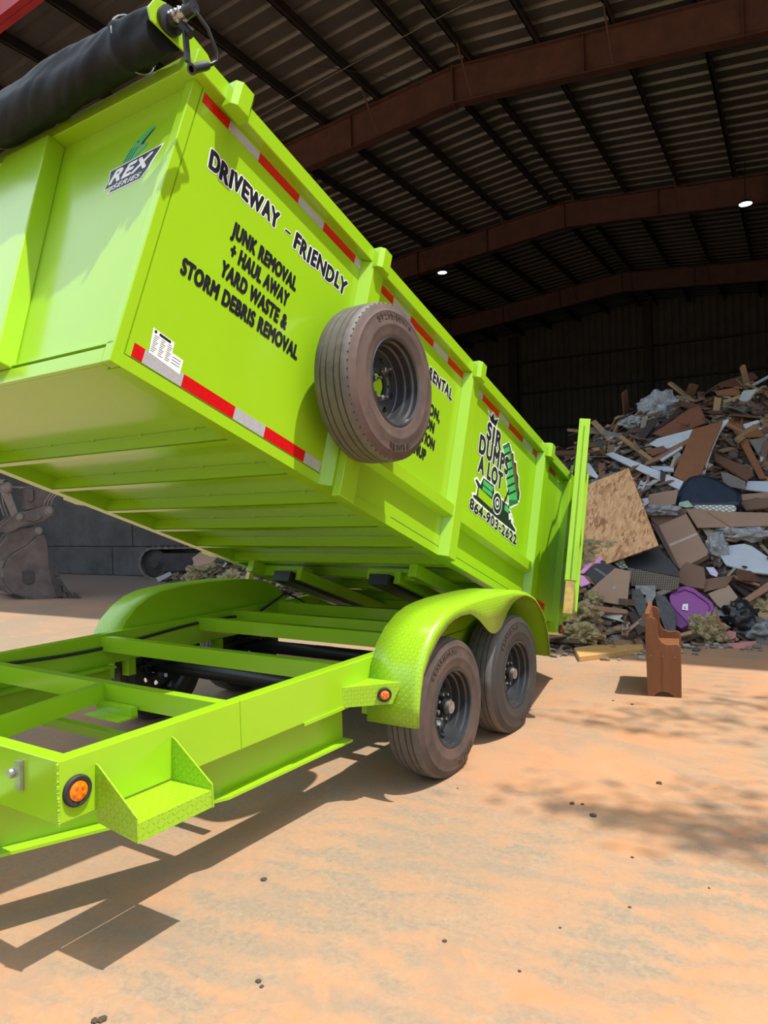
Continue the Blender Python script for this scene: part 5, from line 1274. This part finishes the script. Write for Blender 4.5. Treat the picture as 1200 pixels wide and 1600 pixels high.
# ------------------------------------------------------------------ everything else strewn over the heap
def project(p):
    d = p - CAM; z = d.dot(CF); return (600 + FPX * d.dot(CR) / z, 800 - FPX * d.dot(CU) / z)
def inside(pt, poly):
    x, y = pt; c = False
    for i in range(len(poly)):
        (x1, y1), (x2, y2) = poly[i], poly[i - 1]
        if (y1 > y) != (y2 > y) and x < (x2 - x1) * (y - y1) / (y2 - y1) + x1: c = not c
    return c
def covers(p, margin=0):
    uv = project(p); d = (p - CAM).length
    for pts, lab, dist in HEROES:
        cx = sum(q[0] for q in pts) / len(pts); cy = sum(q[1] for q in pts) / len(pts)
        q = (cx + (uv[0] - cx) * (1 - margin), cy + (uv[1] - cy) * (1 - margin))
        if inside(q, pts) and d < dist + .6: return True
    return False
scatter('wood_splinters', 3600, (.12, .6), (.02, .10), (.006, .02), M['splinter'], 'countless broken wood splinters covering the heap', 'wood', dens=right, lift=.08)
scatter('wood_chips', 2600, (.05, .18), (.03, .12), (.006, .02), M['splinter'], 'small broken chips of board strewn over the heap', 'wood', dens=right, lift=.05)
scatter('paper_scraps', 900, (.04, .20), (.03, .12), (.003, .006), M['paper'], 'pale paper and plaster scraps strewn over the heap', 'scrap', dens=right, lift=.06)
PROT = {}
def loose_board(kind, L, w, th, x, y, name, steep=.8, lift=.03):
    key = (kind, round(L, 1), round(w, 2))
    n = heap_n(x, y); n = (n + Vector([random.gauss(0, .3 * steep) for _ in range(3)])).normalized()
    a = Matrix.Rotation(random.uniform(0, 2 * PI), 3, n) @ n.orthogonal().normalized(); b = n.cross(a)
    c = Vector((x, y, max(.02, heap(x, y)) + lift))
    if any(covers(c + a * (L / 2 * t_), .08) for t_ in (-1, -.5, 0, .5, 1)): return None
    uv = project(c)
    if not (895 < uv[0] < 1205 and 560 < uv[1] < 1030): return None
    if key not in PROT:
        bm = new(); j = random.uniform(.8, 1); e = random.uniform(-.06, .06)
        prism(bm, [(-L / 2, -w / 2), (L / 2 - e, -w / 2 * j), (L / 2 + e * .3, -w * .1), (L / 2, w / 2), (-L / 2 + e, w / 2 * j), (-L / 2 - .02, w * .2)], -th / 2, th / 2, ID)
        o = obj(name, bm, M['w_' + kind], origin=Vector((0, 0, 0))); PROT[key] = o
    else:
        o = PROT[key].copy(); link(o)
    o.matrix_world = Matrix.Translation(c) @ Matrix((a, b, n)).transposed().to_4x4()
    p0, p1 = project(c - a * L / 2), project(c + a * L / 2)
    ln = math.dist(p0, p1); ang = math.degrees(math.atan2(-(p1[1] - p0[1]), p1[0] - p0[0])) % 180
    slant = 'end on' if ln < 16 else ('nearly level' if ang < 15 or ang > 165 else ('rising to the right' if ang < 68 else ('nearly upright' if ang < 112 else 'rising to the left')))
    return o, uv, slant
sets = [('brown', (.5, .8, 1.1), (.09, .14), .022, 'broken_board', 'brown board', 'board', 'brown broken boards in the heap', 56),
        ('tan', (.6, .9, 1.3), (.05, .09), .038, 'lumber_offcut', 'pale lumber offcut', 'lumber', 'pale lumber offcuts in the heap', 46),
        ('dark', (.5, .9), (.12, .3), .018, 'dark_board', 'dark stained board', 'board', 'dark boards in the heap', 36),
        ('orange', (.4, .6), (.16, .34), .015, 'veneered_board', 'reddish veneered board', 'board', 'reddish veneered boards in the heap', 26),
        ('grey', (.4, .7), (.1, .28), .014, 'grey_sheet', 'grey sheet', 'sheet', 'grey sheet fragments in the heap', 26),
        ('white', (.35, .6), (.08, .2), .014, 'white_board', 'white painted board', 'board', 'white painted fragments in the heap', 22)]
placed = []
for kind, Ls, ws, th, name, word, cat, grp, N in sets:
    k = 0; tries = 0
    while k < N and tries < 4000:
        tries += 1
        x = random.uniform(-3.2, 5.0); y0 = interp(x, Y0); t_ = random.random()
        if kind in ('white', 'grey'): t_ *= .75
        y = lerp(y0 + .25, 9.3, t_); L_ = random.choice(Ls)
        r = loose_board(kind, L_, random.choice(ws), th, x, y, name)
        if r is None: continue
        k += 1; o, uv, slant = r
        size = 'short' if L_ <= min(Ls) else ('long' if L_ >= max(Ls) else 'middling')
        best = min(HEROES, key=lambda h: math.dist(uv, (sum(p[0] for p in h[0]) / len(h[0]), sum(p[1] for p in h[0]) / len(h[0]))))
        hx = sum(p[0] for p in best[0]) / len(best[0]); hy = sum(p[1] for p in best[0]) / len(best[0])
        dx, dy = uv[0] - hx, uv[1] - hy
        rel = ('right of' if dx > 0 else 'left of') if abs(dx) > abs(dy) else ('below' if dy > 0 else 'above')
        placed.append([o, size, word, slant, rel, best[1], uv, cat, grp])
SHORT = lambda l: 'the ' + ' '.join(l.split()[:4]) if len(l.split()) > 5 else 'the ' + l
seen = {}
for p in placed:
    o, size, word, slant, rel, hl, uv, cat, grp = p
    base = '%s %s %s, %s %s' % (size, word, slant, rel, SHORT(hl)); seen.setdefault(base, []).append(p)
for base, ps in seen.items():
    ps.sort(key=lambda p: p[6][1])
    for i, p in enumerate(ps):
        o, size, word, slant, rel, hl, uv, cat, grp = p
        pre = '' if len(ps) == 1 else (['upper ', 'lower '] if len(ps) == 2 else ['topmost ', 'second highest ', 'third highest ', 'fourth highest ', 'fifth highest ', 'sixth highest '])[min(i, 5 if len(ps) > 2 else 1)]
        setp(o, pre + base, cat, grp)

# ================================================================== STONES ON THE CONCRETE
def stones():
    sp = [(695, 1471, .012), (894, 1256, .018), (910, 1257, .012), (927, 1275, .024), (1030, 1224, .02), (1032, 1225, .012), (958, 1095, .012), (988, 1101, .016), (160, 1594, .020), (148, 1596, .016), (412, 1375, .018), (404, 1534, .014), (409, 1542, .010), (715, 1232, .008), (988, 1340, .010), (984, 1418, .009), (1108, 1388, .007), (875, 1450, .007), (812, 1518, .008), (1130, 1005, .012)]
    mt = simple('dirt_clod', (.07, .042, .026), .95, var=.3, scale=40)
    WHERE = ['dark dirt clod alone on the concrete, low in the middle of the picture', 'left clod of the close trio right of the wheels', 'middle clod of the close trio right of the wheels', 'right and biggest clod of the trio right of the wheels',
        'bigger clod of the touching pair below the pew', 'smaller clod of the touching pair below the pew', 'dirt clod left of the pew foot, nearer the wheels', 'dirt clod just left of the pew foot',
        'bigger clod of the pair at the bottom left edge', 'smaller clod of the pair at the bottom left edge', 'dirt clod on the concrete right of the step shadow', 'bigger clod of the pair below the step shadow, near the bottom',
        'smaller clod of the pair below the step shadow, near the bottom', 'tiny clod just in front of the front wheel', 'dirt clod below the tree shade at the right', 'lower of two clods below the tree shade at the right',
        'tiny clod nearest the right edge below the tree shade', 'tiny clod right of centre, near the bottom', 'lowest tiny clod in the middle of the bottom', 'dirt clod at the foot of the heap right of the pew']
    proto = None
    for i, (u, v, r) in enumerate(sp):
        ra = px_ray(u, v); P = CAM + ra * (-CAM.z / ra.z)
        if proto is None:
            bm = new(); bmesh.ops.create_icosphere(bm, subdivisions=3, radius=1)
            for w in bm.verts: w.co *= 1 + .35 * noise.noise(w.co * 1.8); w.co.z = max(w.co.z * .6, -.25)
            proto = o = obj('dirt_clod', bm, mt, smooth=60, origin=Vector((0, 0, 0)))
        else: o = proto.copy(); link(o)
        r *= .62; o.location = P + Vector((0, 0, r * .24)); o.scale = (r * 1.2, r, r); o.rotation_euler = (0, 0, i * 1.7)
        setp(o, WHERE[i], 'dirt', 'dirt clods on the concrete')
stones()

# ================================================================== TREE beside the yard (its shade falls on the concrete)
def tree():
    lf = simple('green_leaves', (.06, .14, .025), .6, var=.3); bk = simple('tree_bark', (.09, .06, .04), .9, var=.3)
    r = empty('shade_tree', (9.0, .6, 0), 'leafy tree at the right side of the yard', 'tree')
    bm = new(); tube(bm, [(9.0, .6, 0), (8.9, .6, 2.5), (8.2, .8, 4.8), (7.2, .8, 7.4), (5.6, .7, 8.4), (4.6, .5, 8.6)], [.22, .18, .13, .09, .05, .02], 12)
    tube(bm, [(8.2, .8, 4.8), (6.9, 2.2, 7.6), (5.2, 2.9, 8.5)], [.1, .06, .02], 8); tube(bm, [(8.9, .6, 3), (9.6, .2, 6), (9.8, 0, 8)], [.14, .1, .03], 8)
    obj('trunk', bm, bk, r, smooth=True)
    def ground_pt(u, v):
        ra = px_ray(u, v); return CAM + ra * (-CAM.z / ra.z)
    cl = []
    for (u, v, n_, sx, sy) in ((1040, 1290, 340, .34, .10), (1130, 1300, 560, .40, .13), (1190, 1270, 300, .25, .15), (1000, 1140, 170, .34, .05), (1110, 1125, 240, .4, .09), (1190, 1100, 260, .3, .12), (950, 1120, 50, .2, .03)):
        g_ = ground_pt(u, v); z = 8.5; cl.append((g_ - SUN_DIR * (z / -SUN_DIR.z), int(n_ * .55), sx * 1.1, sy * 1.2))
    for k in range(12): cl.append((Vector((random.uniform(7.5, 11), random.uniform(-1, 2.5), random.uniform(5.5, 8.5))), 160, .7, .7))
    bm = new()
    for c, n_, sx, sy in cl:
        for k in range(n_):
            p = c + Vector((random.gauss(0, sx), random.gauss(0, sy), random.gauss(0, .25))); a = Vector([random.gauss(0, 1) for _ in range(3)]).normalized(); b = a.orthogonal().normalized(); L_ = random.uniform(.04, .08)
            v = [bm.verts.new(p + a * L_), bm.verts.new(p + b * L_ * .4), bm.verts.new(p - a * L_), bm.verts.new(p - b * L_ * .4)]; bm.faces.new(v)
    obj('foliage', bm, lf, r, recalc=False, kind='stuff')
tree()
